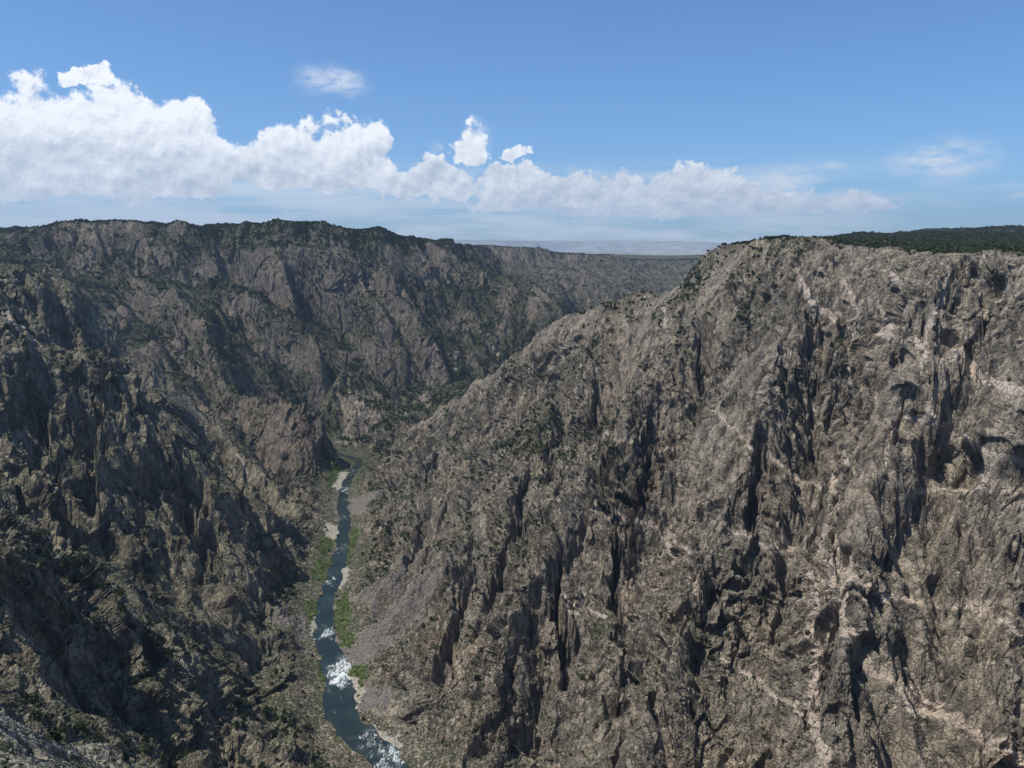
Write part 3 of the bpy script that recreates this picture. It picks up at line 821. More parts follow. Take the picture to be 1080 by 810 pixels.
# masks stored on the mesh
P3 = np.stack([X, Y, Z], 1).reshape(nA, NR, 3)
du = np.zeros_like(P3); dvv = np.zeros_like(P3)
du[1:-1] = P3[2:] - P3[:-2]; dvv[:, 2:-2] = P3[:, 4:] - P3[:, :-4]
nrm = np.cross(du, dvv); nrm /= np.linalg.norm(nrm, axis=-1, keepdims=True) + 1e-9
UPN = np.abs(nrm[..., 2]).ravel()
dk = np.zeros_like(X)
mk = np.nonzero((Rr < 4000) & (WALL > 0.1))[0]
wob = samp(VOL, X0[mk], Y0[mk], Z0[mk], 16.0) * 1.3; wob2 = samp(VOL, X0[mk] + 77, Y0[mk], Z0[mk], 16.0) * 1.3
def seg3(px_, py_, pz_, P):
    best = np.full(px_.shape, 1e18)
    for a, b in zip(P[:-1], P[1:]):
        ab = b - a; L2 = ab @ ab + 1e-9
        t_ = np.clip(((px_ - a[0]) * ab[0] + (py_ - a[1]) * ab[1] + (pz_ - a[2]) * ab[2]) / L2, 0, 1)
        best = np.minimum(best, (px_ - a[0] - t_ * ab[0]) ** 2 + (py_ - a[1] - t_ * ab[1]) ** 2 + (pz_ - a[2] - t_ * ab[2]) ** 2)
    return np.sqrt(best)
mk = np.nonzero((Rr < 3000) & (WALL > 0.1))[0]
wob = samp(VOL, X0[mk], Y0[mk], Z0[mk], 16.0) * 1.3; wob2 = samp(VOL, X0[mk] + 77, Y0[mk], Z0[mk], 16.0) * 1.3
for pts, wd in dikes:
    c = pts.mean(0); rad_ = np.max(np.linalg.norm(pts - c, axis=1)) + 60
    q = np.nonzero((np.abs(X0[mk] - c[0]) < rad_) & (np.abs(Y0[mk] - c[1]) < rad_))[0]
    if len(q) == 0: continue
    j = mk[q]
    dv_ = np.array([0.45, 0.82, -0.22]) if c[0] > -150 else np.array([-0.4, 0.85, -0.3]); dv_ /= np.linalg.norm(dv_)
    e1 = np.cross(dv_, [0, 0, 1.0]); e1 /= np.linalg.norm(e1); e2 = np.cross(e1, dv_)
    rel = np.stack([X0[j], Y0[j], Z0[j]], 1) - c
    al = rel @ dv_; a1 = rel @ e1 + wob[q]; a2 = rel @ e2 + wob2[q]
    L2d = np.stack([(pts - c) @ e1, (pts - c) @ e2], 1)
    d = segdist(a1, a2, L2d)[0]
    lim = np.abs((pts - c) @ dv_).max() + 45
    dk[j] = np.maximum(dk[j], (1 - ss(d, wd * 1.1, wd * 1.4)) * (np.abs(al) < lim))
q = np.nonzero((Rr < 1900) & (X0 > -200) & (WALL > 0.2))[0]
for cell_, ox, thr_, wt_ in ((150.0, 0, 0.020, 0.9), (110.0, 400, 0.018, 0.7), (70.0, 900, 0.016, 0.55)):
    f_ = samp(VOL, X0[q] * 0.8 + Z0[q] * 0.5 + ox, Y0[q] * 0.8, Z0[q] - 0.6 * X0[q], cell_)
    g_ = samp(VOL, X0[q], Y0[q] + ox, Z0[q], 140.0)
    dk[q] = np.maximum(dk[q], wt_ * (1 - ss(np.abs(f_), thr_ * 0.7, thr_ * 1.5)) * ss(g_, 0.0, 0.7) * (0.35 + 0.65 * ss(X0[q], 50, 350)))
sandm = np.zeros_like(X); greenm = np.zeros_like(X)
mk = np.nonzero((RD < 120) & (Rr < 2600) & (Rr > 700))[0]
for p in sand: sandm[mk[inpoly(X[mk] + samp(VOL, X[mk], Y[mk], 0 * X[mk], 12.0) * 2, Y[mk] + samp(VOL, X[mk] + 90, Y[mk], 0 * X[mk], 14.0) * 5, p)]] = 1
for p in green: greenm[mk[inpoly(X[mk] + samp(VOL, X[mk], Y[mk], 0 * X[mk], 12.0) * 2, Y[mk] + samp(VOL, X[mk] + 90, Y[mk], 0 * X[mk], 14.0) * 5, p)]] = 1
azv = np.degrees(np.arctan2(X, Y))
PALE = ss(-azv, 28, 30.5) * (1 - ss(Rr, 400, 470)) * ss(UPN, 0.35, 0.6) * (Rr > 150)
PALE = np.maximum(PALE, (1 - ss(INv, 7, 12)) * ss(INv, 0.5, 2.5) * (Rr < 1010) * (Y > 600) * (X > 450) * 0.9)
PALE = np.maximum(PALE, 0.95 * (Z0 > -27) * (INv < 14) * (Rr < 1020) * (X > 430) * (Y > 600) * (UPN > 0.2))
# vegetation likelihood: flatter ledges, gullies, left slopes, and far ones darkened partly for cloud shade; little on the tall right wall
lat = np.where(Y < 2150, ss(X + 330 - 0.12 * (Y - 800), 0, 160), 0.0)      # 1 on the right wall
lat = lat * (1 - ss(INv, 0, 40))
vn = samp(VOL, X, Y, Z * 0.5, 130.0)
VEG = ss(UPN + vn * 0.10, 0.42, 0.82) * (1 - lat * (0.15 + 0.5 * (1 - ss(Y, 1000, 1350)) * ss(X, 150, 350))) * (1 - 0.8 * talus)
VEG = np.clip(VEG * (0.75 + 0.7 * ss(Y, 1700, 2600)) + 0.6 * ss(Y, 1900, 2700) * (1 - lat) * ss(UPN, 0.1, 0.45) * (0.7 + 0.35 * vn), 0, 1)
VEG *= 1 - 0.4 * ss(Y, 3700, 4300)
up_r = lat * ss(Y, 1000, 1300) * (X > -250)
VEG = np.maximum(VEG, np.clip(up_r * (0.42 + 0.25 * vn) * ss(UPN, 0.25, 0.6), 0, 1))
VEG = np.maximum(VEG * (1 - FAR), ss(INv, 5, 40) * 0.8)
VEG = VEG * (1 - 0.9 * (PALE > 0.3) * (X > 0))
VEG = VEG * (1 - ss(Rr, 9000, 13000) * 0.7)

# ------------------------------------------------------------------ split the sheet into its landforms
FI = np.arange(nA - 1)[:, None] * NR + np.arange(NR - 1)[None, :]
FI = FI.ravel()
quads = np.stack([FI, FI + NR, FI + NR + 1, FI + 1], 1)
cx_f = X[quads].mean(1); cy_f = Y[quads].mean(1); inf_ = INv[quads].mean(1); far_f = FAR[quads].mean(1); rf = np.hypot(cx_f, cy_f); rdf = RD[quads].mean(1)
# which side of the river
riv_arr = np.array(riv_d)
def side_of(x, y):
    best = np.full(x.shape, 1e18); sg = np.zeros(x.shape)
    for a, b in zip(riv_arr[:-1], riv_arr[1:]):
        dx_, dy_ = b[0] - a[0], b[1] - a[1]; L2 = dx_ * dx_ + dy_ * dy_
        t_ = np.clip(((x - a[0]) * dx_ + (y - a[1]) * dy_) / L2, 0, 1)
        d = (x - a[0] - t_ * dx_) ** 2 + (y - a[1] - t_ * dy_) ** 2
        m = d < best; best = np.where(m, d, best)
        sg = np.where(m, dx_ * (y - a[1]) - dy_ * (x - a[0]), sg)
    return sg
rs = riv_arr; riv_arr = riv_arr[::3]
sg = par(side_of, cx_f, cy_f)       # >0: left of travel direction, which is the near (south-west) side going down river
cls = np.full(len(quads), 1)                                  # left spurs and near side
right = sg < 0
cls[right] = 0
farwall = (~right) & (cy_f > 1650 + 0.0 * cx_f) & (cy_f > 1750 + (-cx_f - 300) * 0.25)
cls[farwall] = 2
cls[(inf_ > 12)] = 3
cls[(rdf < 26) & (inf_ < 1) & (rf < 5000)] = 5
cls[(far_f > 0.5)] = 4
cls[(rf > 14500)] = 6

def mesh_from(name, verts, faces, attrs=None, mat=None, smooth=False):
    me = bpy.data.meshes.new(name)
    nv, nf, k = len(verts), len(faces), faces.shape[1]
    me.vertices.add(nv); me.vertices.foreach_set('co', verts.astype(F32).ravel())
    me.loops.add(nf * k); me.loops.foreach_set('vertex_index', faces.astype(np.int32).ravel())
    me.polygons.add(nf); me.polygons.foreach_set('loop_start', (np.arange(nf) * k).astype(np.int32))
    me.polygons.foreach_set('loop_total', np.full(nf, k, np.int32))
    me.polygons.foreach_set('use_smooth', np.full(nf, smooth, bool))
    me.update(calc_edges=True)
    for a, v in (attrs or {}).items():
        at = me.attributes.new(a, 'FLOAT', 'POINT'); at.data.foreach_set('value', v.astype(F32).ravel())
    o = bpy.data.objects.new(name, me); C.objects.link(o)
    if mat: me.materials.append(mat)
    return o

# ------------------------------------------------------------------ ground materials
def new_mat(name):
    mt = bpy.data.materials.new(name); mt.use_nodes = True
    n = NT(mt.node_tree)
    b = n.N['Principled BSDF']
    b.inputs['Roughness'].default_value = 0.95
    b.inputs['Specular IOR Level'].default_value = 0.15
    return mt, n, b
def rock_material(name, cols, tint_n=0.004, pink=0.0):
    mt, n, b = new_mat(name)
    g = n.N.new('ShaderNodeNewGeometry'); pos = g.outputs['Position']
    nx, ny, nz = n.xyz(g.outputs['True Normal'])
    veg = n.attr('veg'); dike = n.attr('dike'); tal = n.attr('talus'); sandA = n.attr('sand'); gr = n.attr('green'); ck = n.attr('crack')
    big = n.noise(pos, tint_n, 4, 0.6).outputs[0]
    ps = n.mapping(pos, rot=(0.1, 0.12, 0.3), scale=(1, 1, 0.35))
    med = n.noise(ps, 0.022, 6, 0.62, 0.8).outputs[0]
    fine = n.noise(ps, 0.16, 6, 0.7).outputs[0]
    fleck = n.noise(pos, 0.9, 3, 0.7).outputs[0]
    c = n.mix(n.sstep(big, 0.36, 0.64), cols[0], cols[1])
    c = n.mix(n.sstep(med, 0.40, 0.66), c, cols[2])
    c = n.mix(n.m('MULTIPLY', n.sstep(fine, 0.50, 0.68), 0.75), c, cols[3])
    c = n.mix(n.m('MULTIPLY', n.sstep(fine, 0.50, 0.34), 0.8), c, cols[4])
    patch = n.noise(ps, 0.05, 5, 0.65, 0.5).outputs[0]
    c = n.mix(n.m('MULTIPLY', n.sstep(patch, 0.50, 0.40), 0.55), c, cols[4])
    c = n.mix(n.m('MULTIPLY', n.sstep(patch, 0.54, 0.66), 0.6), c, cols[3])
    pb = n.vm('ADD', n.mapping(pos, rot=(0.1, 0.15, 0.4), scale=(1, 1, 0.45)), n.vm('SCALE', n.noise(pos, 0.15, 3).outputs['Color'], scale=5.0))
    b1 = n.voro(pb, 0.16); b2 = n.voro(pb, 0.42)
    e1 = n.voro(pb, 0.16, 'DISTANCE_TO_EDGE'); e2 = n.voro(pb, 0.42, 'DISTANCE_TO_EDGE')
    t1 = n.xyz(b1.outputs['Color'])[0]; t2 = n.xyz(b2.outputs['Color'])[0]
    c = n.mix(n.m('MULTIPLY', n.sstep(t1, 0.55, 1.0), 0.55), c, cols[3])
    c = n.mix(n.m('MULTIPLY', n.sstep(t1, 0.45, 0.0), 0.45), c, cols[4])
    c = n.mix(n.m('MULTIPLY', n.sstep(t2, 0.6, 1.0), 0.35), c, cols[3])
    rust = n.noise(n.mapping(pos, scale=(1, 1, 0.4), loc=(50, 9, 4)), 0.009, 4, 0.6).outputs[0]
    c = n.mix(n.m('MULTIPLY', n.sstep(rust, 0.50, 0.64), 0.4), c, n.mix(1.0, c, (1.16, 1.02, 0.90), 'MULTIPLY'))
    c = n.mix(n.m('MULTIPLY', n.sstep(rust, 0.48, 0.36), 0.6), c, n.mix(1.0, c, (0.70, 0.72, 0.72), 'MULTIPLY'))
    # thin pale veins: level lines of a stretched noise
    vz = n.mapping(pos, rot=(0.5, 0.7, 0.2), scale=(1, 1, 2.2))
    vnn = n.noise(vz, 0.012, 5, 0.6, 0.6).outputs[0]
    vein = n.sstep(n.m('ABSOLUTE', n.m('SUBTRACT', vnn, 0.5)), 0.008, 0.003)
    vm_ = n.m('MULTIPLY', vein, n.m('MULTIPLY', n.sstep(n.noise(pos, 0.01, 2).outputs[0], 0.45, 0.6), 0.85 * pink))
    c = n.mix(vm_, c, (0.37, 0.31, 0.26))
    # desert varnish streaks running down
    stv = n.noise(n.mapping(pos, scale=(1, 1, 0.06)), 0.11, 4, 0.6).outputs[0]
    c = n.mix(n.m('MULTIPLY', n.sstep(stv, 0.52, 0.64), 0.55), c, (0.062, 0.055, 0.049))
    c = n.mix(n.m('MULTIPLY', ck, 0.5), c, (0.05, 0.045, 0.04))
    # flecks of lichen and stone colour
    c = n.mix(n.m('MULTIPLY', n.sstep(fleck, 0.55, 0.75), 0.4), c, n.mix(0.5, c, (0.36, 0.33, 0.28)))
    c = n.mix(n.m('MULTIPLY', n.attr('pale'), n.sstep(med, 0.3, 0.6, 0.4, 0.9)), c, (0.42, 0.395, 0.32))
    # talus and soil
    tcol = n.mix(n.sstep(fleck, 0.40, 0.62), (0.15, 0.135, 0.12), (0.27, 0.245, 0.215))
    c = n.mix(tal, c, tcol)
    soil = n.mix(n.sstep(fine, 0.4, 0.6), (0.15, 0.125, 0.092), (0.21, 0.18, 0.135))
    c = n.mix(n.m('MULTIPLY', veg, 0.55), c, soil)
    # ground cover: low scrub where plants hold
    bu = n.voro(pos, 0.30).outputs['Distance']
    clump = n.noise(pos, 0.03, 5, 0.65).outputs[0]
    thr = n.m('ADD', n.m('MULTIPLY', veg, 0.78), n.m('MULTIPLY', n.m('SUBTRACT', clump, 0.5), 0.9))
    bmask = n.m('MULTIPLY', n.sstep(n.m('SUBTRACT', thr, bu), -0.10, 0.06), n.sstep(veg, 0.05, 0.3))
    vcol = n.mix(n.sstep(fleck, 0.35, 0.65), (0.022, 0.034, 0.016), (0.062, 0.075, 0.035))
    c = n.mix(n.m('MULTIPLY', bmask, 0.85), c, vcol)
    dcol = n.mix(n.sstep(fleck, 0.35, 0.65), (0.40, 0.33, 0.265), (0.60, 0.51, 0.42))
    c = n.mix(n.m('MULTIPLY', dike, n.m('SUBTRACT', 1.0, n.m('MULTIPLY', n.sstep(med, 0.52, 0.66), 0.5))), c, dcol)
    scol = n.mix(n.sstep(fine, 0.35, 0.62), (0.34, 0.31, 0.245), (0.46, 0.42, 0.34))
    c = n.mix(sandA, c, scol)
    gcol = n.mix(n.sstep(fine, 0.35, 0.65), (0.045, 0.068, 0.022), (0.125, 0.15, 0.058))
    c = n.mix(n.m('MULTIPLY', gr, n.m('SUBTRACT', 1.0, sandA)), c, gcol)
    n.link(c, b.inputs['Base Color'])
    bp = n.N.new('ShaderNodeBump'); bp.inputs['Strength'].default_value = 0.8; bp.inputs['Distance'].default_value = 1.5
    hgt = n.m('ADD', n.m('MULTIPLY', n.noise(ps, 0.45, 6, 0.75).outputs[0], 0.7), n.m('MULTIPLY', fine, 0.6))
    hgt = n.m('ADD', hgt, n.m('ADD', n.m('MULTIPLY', n.sstep(e1.outputs['Distance'], 0.0, 0.14), 1.1), n.m('MULTIPLY', n.sstep(e2.outputs['Distance'], 0.0, 0.16), 0.5)))
    d1 = n.vm('DOT_PRODUCT', n.vm('SUBTRACT', pb, n.vm('SCALE', b1.outputs['Position'], scale=1.0)), n.vm('SUBTRACT', b1.outputs['Color'], (0.5, 0.5, 0.5)))
    hgt = n.m('ADD', hgt, n.m('ADD', n.m('MULTIPLY', t1, 1.2), n.m('MULTIPLY', n.m('MINIMUM', n.m('MAXIMUM', d1, -4.0), 4.0), 0.55)))
    n.link(hgt, bp.inputs['Height']); n.link(bp.outputs[0], b.inputs['Normal'])
    return mt
def up(cols, k): return [(min(0.6, q[0] * k * 1.04), min(0.6, q[1] * k), min(0.6, q[2] * k * 0.93)) for q in cols]
rock_cols = [(0.125, 0.115, 0.099), (0.155, 0.138, 0.116), (0.20, 0.18, 0.15), (0.31, 0.28, 0.235), (0.06, 0.056, 0.05)]
left_cols = [(0.125, 0.118, 0.093), (0.15, 0.14, 0.108), (0.205, 0.19, 0.148), (0.28, 0.262, 0.205), (0.055, 0.053, 0.042)]
far_cols = [(0.12, 0.108, 0.094), (0.16, 0.14, 0.118), (0.20, 0.175, 0.145), (0.25, 0.22, 0.185), (0.075, 0.07, 0.062)]
M_right = rock_material('banded_gneiss_with_pale_veins', up(rock_cols, 1.45), pink=1.0)
M_left = rock_material('olive_grey_gneiss', up(left_cols, 1.4), pink=0.4)
M_far = rock_material('scrubby_slope_rock', up(far_cols, 1.15), pink=0.4)

mt, n, b = new_mat('distant_country')
g = n.N.new('ShaderNodeNewGeometry'); pos = g.outputs['Position']
nn_ = n.noise(pos, 0.0004, 6, 0.6).outputs[0]; n2_ = n.noise(pos, 0.003, 5, 0.65).outputs[0]
c = n.mix(n.sstep(nn_, 0.4, 0.6), (0.31, 0.32, 0.33), (0.25, 0.27, 0.29))  # pale bluish base colour carries part of the distance haze
c = n.mix(n.m('MULTIPLY', n.sstep(n2_, 0.45, 0.6), 0.4), c, (0.09, 0.11, 0.07))
n.link(c, b.inputs['Base Color'])
M_dist = mt

names = {0: ('canyon_wall', M_right, 'tall sunlit canyon wall of grey-brown gneiss laced with pale pink veins, right of the river'),
         1: ('canyon_wall', M_left, 'olive-grey rocky spurs with scattered junipers descending to the river on the left'),
         2: ('canyon_wall', M_far, 'dark scrub-covered far wall of the canyon beyond the river bend'),
         3: ('plateau', M_far, 'flat wooded plateau top above the canyon rims'),
         4: ('plain', M_dist, 'low country beyond the canyon'),
         5: ('riverbank', M_right, 'gravelly riverbank with sand bars and green strips along the river'),
         6: ('distant_mesa', M_dist, 'hazy blue mesa on the horizon')}
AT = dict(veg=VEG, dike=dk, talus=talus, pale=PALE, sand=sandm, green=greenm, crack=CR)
V3 = np.stack([X, Y, Z], 1)
for kx, (nm, mat_, lab) in names.items():
    q = quads[cls == kx]
    if len(q) == 0: continue
    u, inv = np.unique(q, return_inverse=True)
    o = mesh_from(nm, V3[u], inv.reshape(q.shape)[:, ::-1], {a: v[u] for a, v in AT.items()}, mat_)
    o['kind'] = 'structure'; o['label'] = lab

# ------------------------------------------------------------------ river surface
def river_mesh():
    P = dens_line(riv_arr_full, 6.0)
    for _ in range(3): P[1:-1] = 0.25 * P[:-2] + 0.5 * P[1:-1] + 0.25 * P[2:]
    T = np.gradient(P[:, :2], axis=0); T /= np.linalg.norm(T, axis=1, keepdims=True)
    Nn = np.stack([-T[:, 1], T[:, 0]], 1)
    W = np.linspace(-34, 34, 47)
    xs = P[:, 0][:, None] + Nn[:, 0][:, None] * W; ys = P[:, 1][:, None] + Nn[:, 1][:, None] * W
    zs = np.full(xs.shape, ZR) + 0.0
    rap = np.full(xs.shape, 0.16) + 0.12 * samp(VOL, xs.ravel(), ys.ravel(), 0 * xs.ravel(), 60.0).reshape(xs.shape)
    for (px, py, rx, wt) in [(362, 708, 26, 1.0), (345, 668, 14, .8), (347, 614, 11, .7), (365, 516, 16, .7), (392, 778, 18, .6), (410, 798, 20, .75), (363, 578, 14, .55), (353, 758, 10, .2), (345, 640, 10, .3), (362, 545, 14, .5), (371, 498, 14, .5)]:
        c = onriver(px, py)
        d = np.sqrt(((xs - c[0]) / 1.0) ** 2 + ((ys - c[1]) / 1.9) ** 2) + samp(VOL, xs.ravel(), ys.ravel(), 0 * xs.ravel(), 14.0).reshape(xs.shape) * 4
        rap = np.maximum(rap, wt * (1 - ss(d, rx * 0.35, rx * 1.3)))
    zs = zs + rap * samp(RID, xs.ravel(), ys.ravel(), 0 * xs.ravel(), 5.0).reshape(xs.shape) * 0.25
    nr, nc = xs.shape
    idx = (np.arange(nr - 1)[:, None] * nc + np.arange(nc - 1)[None, :]).ravel()
    q = np.stack([idx, idx + 1, idx + nc + 1, idx + nc], 1)
    return np.stack([xs.ravel(), ys.ravel(), zs.ravel()], 1), q, rap.ravel()
riv_arr_full = np.array(rs)
vv_, qq_, rap_ = river_mesh()
mt, n, b = new_mat('river_water')
g = n.N.new('ShaderNodeNewGeometry'); pos = g.outputs['Position']
rap = n.attr('rapid')
f1 = n.noise(n.mapping(pos, rot=(0, 0, 0.15), scale=(1, 0.33, 1)), 0.20, 9, 0.8, 1.5).outputs[0]
foam = n.sstep(n.m('ADD', n.m('MULTIPLY', rap, 0.25), f1), 0.65, 0.80)
wc = n.mix(n.sstep(n.noise(pos, 0.03, 3).outputs[0], 0.35, 0.65), (0.010, 0.018, 0.018), (0.018, 0.028, 0.024))
wc = n.mix(n.m('MULTIPLY', rap, 0.5), wc, (0.06, 0.085, 0.08))
n.link(n.mix(foam, wc, (0.70, 0.74, 0.74)), b.inputs['Base Color'])
n.link(n.lin(foam, 0, 1, 0.15, 0.8), b.inputs['Roughness'])
b.inputs['Specular IOR Level'].default_value = 0.2
bp = n.N.new('ShaderNodeBump'); bp.inputs['Strength'].default_value = 0.5; bp.inputs['Distance'].default_value = 0.6
n.link(n.noise(pos, 0.55, 4, 0.6).outputs[0], bp.inputs['Height']); n.link(bp.outputs[0], b.inputs['Normal'])
o = mesh_from('river', vv_, qq_, {'rapid': rap_}, mt, smooth=True)
o['kind'] = 'structure'; o['label'] = 'dark green river with white rapids winding along the canyon floor'

# ------------------------------------------------------------------ plants
def foliage_mat(name, dark, light):
    mt, n, b = new_mat(name)
    sh = n.attr('tone')
    oi = n.N.new('ShaderNodeObjectInfo')
    k = n.m('FRACT', n.m('ADD', sh, oi.outputs['Random']))
    n.link(n.mix(k, dark, light), b.inputs['Base Color'])
    b.inputs['Roughness'].default_value = 0.8
    return mt
M_conifer = foliage_mat('juniper_foliage', (0.022, 0.034, 0.017), (0.055, 0.07, 0.034))
M_scrub = foliage_mat('scrub_foliage', (0.030, 0.042, 0.020), (0.085, 0.095, 0.048))
M_river = foliage_mat('riverside_foliage', (0.06, 0.09, 0.022), (0.16, 0.20, 0.06))
mt, n, b = new_mat('grey_bark'); b.inputs['Base Color'].default_value = (0.13, 0.105, 0.08, 1); M_bark = mt

def leaf_tris(n_, shape, rg, size):
    """random leaf clumps through a crown volume; returns (verts, tris, tone)"""
    out = []; tone = []
    while len(out) < n_:
        p = rg.uniform(-1, 1, 3)
        if shape == 'cone':
            h = (p[2] + 1) / 2; rr = math.hypot(p[0], p[1])
            if rr > (1 - h) * 0.85 + 0.12 + 0.1 * math.sin(h * 23): continue
            if rr < 0.4 * (1 - h) and rg.random() < 0.7: continue
            c = np.array([p[0] * 0.34, p[1] * 0.34, 0.12 + 0.86 * h])
        else:
            q = p * np.array([1, 1, 1.15]); a = math.atan2(p[1], p[0])
            if np.linalg.norm(p) > 0.85 + 0.15 * math.sin(3 * a + 5 * p[2]): continue
            if np.linalg.norm(p) < 0.45 and rg.random() < 0.6: continue
            c = np.array([p[0] * 0.52, p[1] * 0.52, 0.52 + 0.44 * p[2]])
        a = rg.normal(size=3); a /= np.linalg.norm(a); b_ = rg.normal(size=3); b_ -= a * (a @ b_); b_ /= np.linalg.norm(b_)
        s_ = size * rg.uniform(0.6, 1.3)
        out.append([c + a * s_, c - a * 0.6 * s_ + b_ * 0.8 * s_, c - a * 0.6 * s_ - b_ * 0.8 * s_])
        tone.append(rg.uniform(0, 0.3))
    V = np.array(out).reshape(-1, 3)
    return V, np.arange(len(V)).reshape(-1, 3), np.repeat(tone, 3)
def trunk_mesh(name, seed, lean=0.05):
    rg = np.random.default_rng(seed); vs = []; fs = []
    def tube(path, r0, r1):
        base = len(vs); m_ = 6
        for i, p in enumerate(path):
            r_ = r0 + (r1 - r0) * i / (len(path) - 1)
            for j in range(m_):
                a = 2 * math.pi * j / m_; vs.append((p[0] + r_ * math.cos(a), p[1] + r_ * math.sin(a), p[2]))
        for i in range(len(path) - 1):
            for j in range(m_):
                fs.append((base + i * m_ + j, base + i * m_ + (j + 1) % m_, base + (i + 1) * m_ + (j + 1) % m_, base + (i + 1) * m_ + j))
    tube([(0, 0, -0.12), (0.01, 0, 0.1), (lean, 0.02, 0.35), (lean * 1.2, 0.0, 0.8)], 0.045, 0.012)
    for i in range(5):
        a = rg.uniform(0, 6.28); h = rg.uniform(0.15, 0.5); L = rg.uniform(0.18, 0.34)
        tube([(lean * h * 2, 0, h), (math.cos(a) * L * 0.5, math.sin(a) * L * 0.5, h + 0.07), (math.cos(a) * L, math.sin(a) * L, h + 0.2)], 0.02, 0.006)
    me = bpy.data.meshes.new(name); me.from_pydata(vs, [], fs); me.materials.append(M_bark); return me

cell_ok = (rf < 6400) & (np.abs(np.degrees(np.arctan2(cx_f, cy_f))) < 37.5)
EAd = np.arctan2(Z, Rr).reshape(nA, NR)
runmax = np.maximum.accumulate(np.where(RAD < 30, -9, EAd), axis=1)
VISV = (EAd >= runmax - 0.0012).ravel() & (EAd.ravel() > -0.66)
va = V3[quads[:, 1]] - V3[quads[:, 0]]; vb = V3[quads[:, 3]] - V3[quads[:, 0]]
area = np.linalg.norm(np.cross(va, vb), axis=1)
vf = VEG[quads[:, 0]]; vis_q = VISV[quads[:, 0]] | VISV[quads[:, 2]]
upq = UPN[quads[:, 0]]
grq = greenm[quads[:, 0]]
clump = samp(VOL, cx_f, cy_f, 0 * cx_f, 60.0) + 0.7 * samp(VOL, cx_f, cy_f, 0 * cx_f, 17.0)
wq = np.where(cell_ok & vis_q, np.minimum(area, 60) * np.clip(vf - 0.12, 0, 1) ** 1.5 * np.exp(0.75 * clump), 0)
wq *= 1 + 3.5 * (cls == 0) * ss(cy_f, 1000, 1300)
wq *= np.where(cls == 3, 5.0, 1.0) * np.where(cls == 2, 3.2, 1.0) * np.where(cls == 5, 0.25, 1.0) * np.where(sandm[quads[:, 0]] > 0, 0, 1)
wq *= np.where((cls == 1) & (rf < 900), 1.7, 1.0) * np.where(rf < 500, 0.12, 1.0)
NPL = 140000
pick = RNG.choice(len(quads), NPL, p=wq / wq.sum())
u1 = RNG.random(NPL)[:, None]; u2 = RNG.random(NPL)[:, None]
pp = V3[quads[pick, 0]] + va[pick] * u1 + vb[pick] * u2
pcl = cls[pick]; pr = np.hypot(pp[:, 0], pp[:, 1])
is_tree = RNG.random(NPL) < np.where(pcl == 3, 0.8, np.where(pcl == 1, 0.45, 0.3))
hgt_ = np.where(is_tree, RNG.uniform(3.2, 6.0, NPL) * np.where((pr < 950) & (pcl == 1), 1.45, 1.0), RNG.uniform(1.2, 2.6, NPL)) * (1 + 0.25 * ss(pr, 1800, 3000))
# the ones that show largest are objects of their own
pxh = hgt_ * F_PX / pr
azp = np.abs(np.degrees(np.arctan2(pp[:, 0], pp[:, 1])))
cand = np.nonzero(is_tree & (azp < 33) & (np.arctan2(pp[:, 2], pr) > -0.6))[0]
# thin the candidates so that two trees do not stand in each other
cand = cand[np.argsort(-pxh[cand])]
chosen = []
for i in cand:
    if all((pp[i, 0] - pp[j, 0]) ** 2 + (pp[i, 1] - pp[j, 1]) ** 2 > 9 for j in chosen):
        chosen.append(i)
    if len(chosen) >= 285: break
chosen = np.array(chosen)
rest = np.setdiff1d(np.arange(NPL), chosen)

crown_src = []; 
for sd_, shp, nm in ((1, 'cone', 'pine_tree'), (2, 'round', 'juniper_tree'), (3, 'cone', 'pine_tree'), (4, 'round', 'juniper_tree'), (5, 'round', 'juniper_tree')):
    rg = np.random.default_rng(sd_)
    Vt, Ft, Tn = leaf_tris(620, shp, rg, 0.062)
    me = bpy.data.meshes.new('crown'); me.from_pydata(Vt.tolist(), [], Ft.tolist())
    at = me.attributes.new('tone', 'FLOAT', 'POINT'); at.data.foreach_set('value', Tn.astype(F32))
    me.materials.append(M_conifer)
    crown_src.append((nm, me, trunk_mesh('trunk', sd_)))
def tree_label(nm, p, c):
    kind = 'pointed dark pine' if nm == 'pine_tree' else 'round dark juniper'
    r_ = math.hypot(p[0], p[1])
    if c == 3: return kind + ' in the thin woodland along the right plateau rim', 'trees along the plateau rim'
    if c == 0: return kind + ' rooted on a ledge of the tall right canyon wall', 'trees on ledges of the right wall'
    if c == 2: return kind + ' on the far scrubby canyon side beyond the bend', 'trees on the far canyon side'
    if r_ < 470: return kind + ' among the pale boulders of the bottom left outcrop', 'trees on the near outcrop'
    if r_ < 950: return kind + ' on the lower left slope above the river', 'trees on the lower left slope'
    return kind + ' on the big shaded left spur', 'trees on the big left spur'
for i in chosen:
    nm, cm, tm = crown_src[RNG.integers(len(crown_src))]
    e_ = bpy.data.objects.new(nm, None); C.objects.link(e_)
    e_.location = pp[i] - np.array([0, 0, 0.25]); h = float(hgt_[i]); wdt = h * RNG.uniform(0.85, 1.25)
    e_.rotation_euler = (0, 0, RNG.uniform(0, 6.28)); e_.scale = (wdt, wdt, h)
    lb, gp = tree_label(nm, pp[i], pcl[i])
    e_['label'] = lb; e_['category'] = 'tree'; e_['group'] = gp + (' of pines' if nm == 'pine_tree' else ' of junipers')
    for pn, pm in (('crown', cm), ('trunk', tm)):
        o = bpy.data.objects.new(pn, pm); C.objects.link(o); o.parent = e_

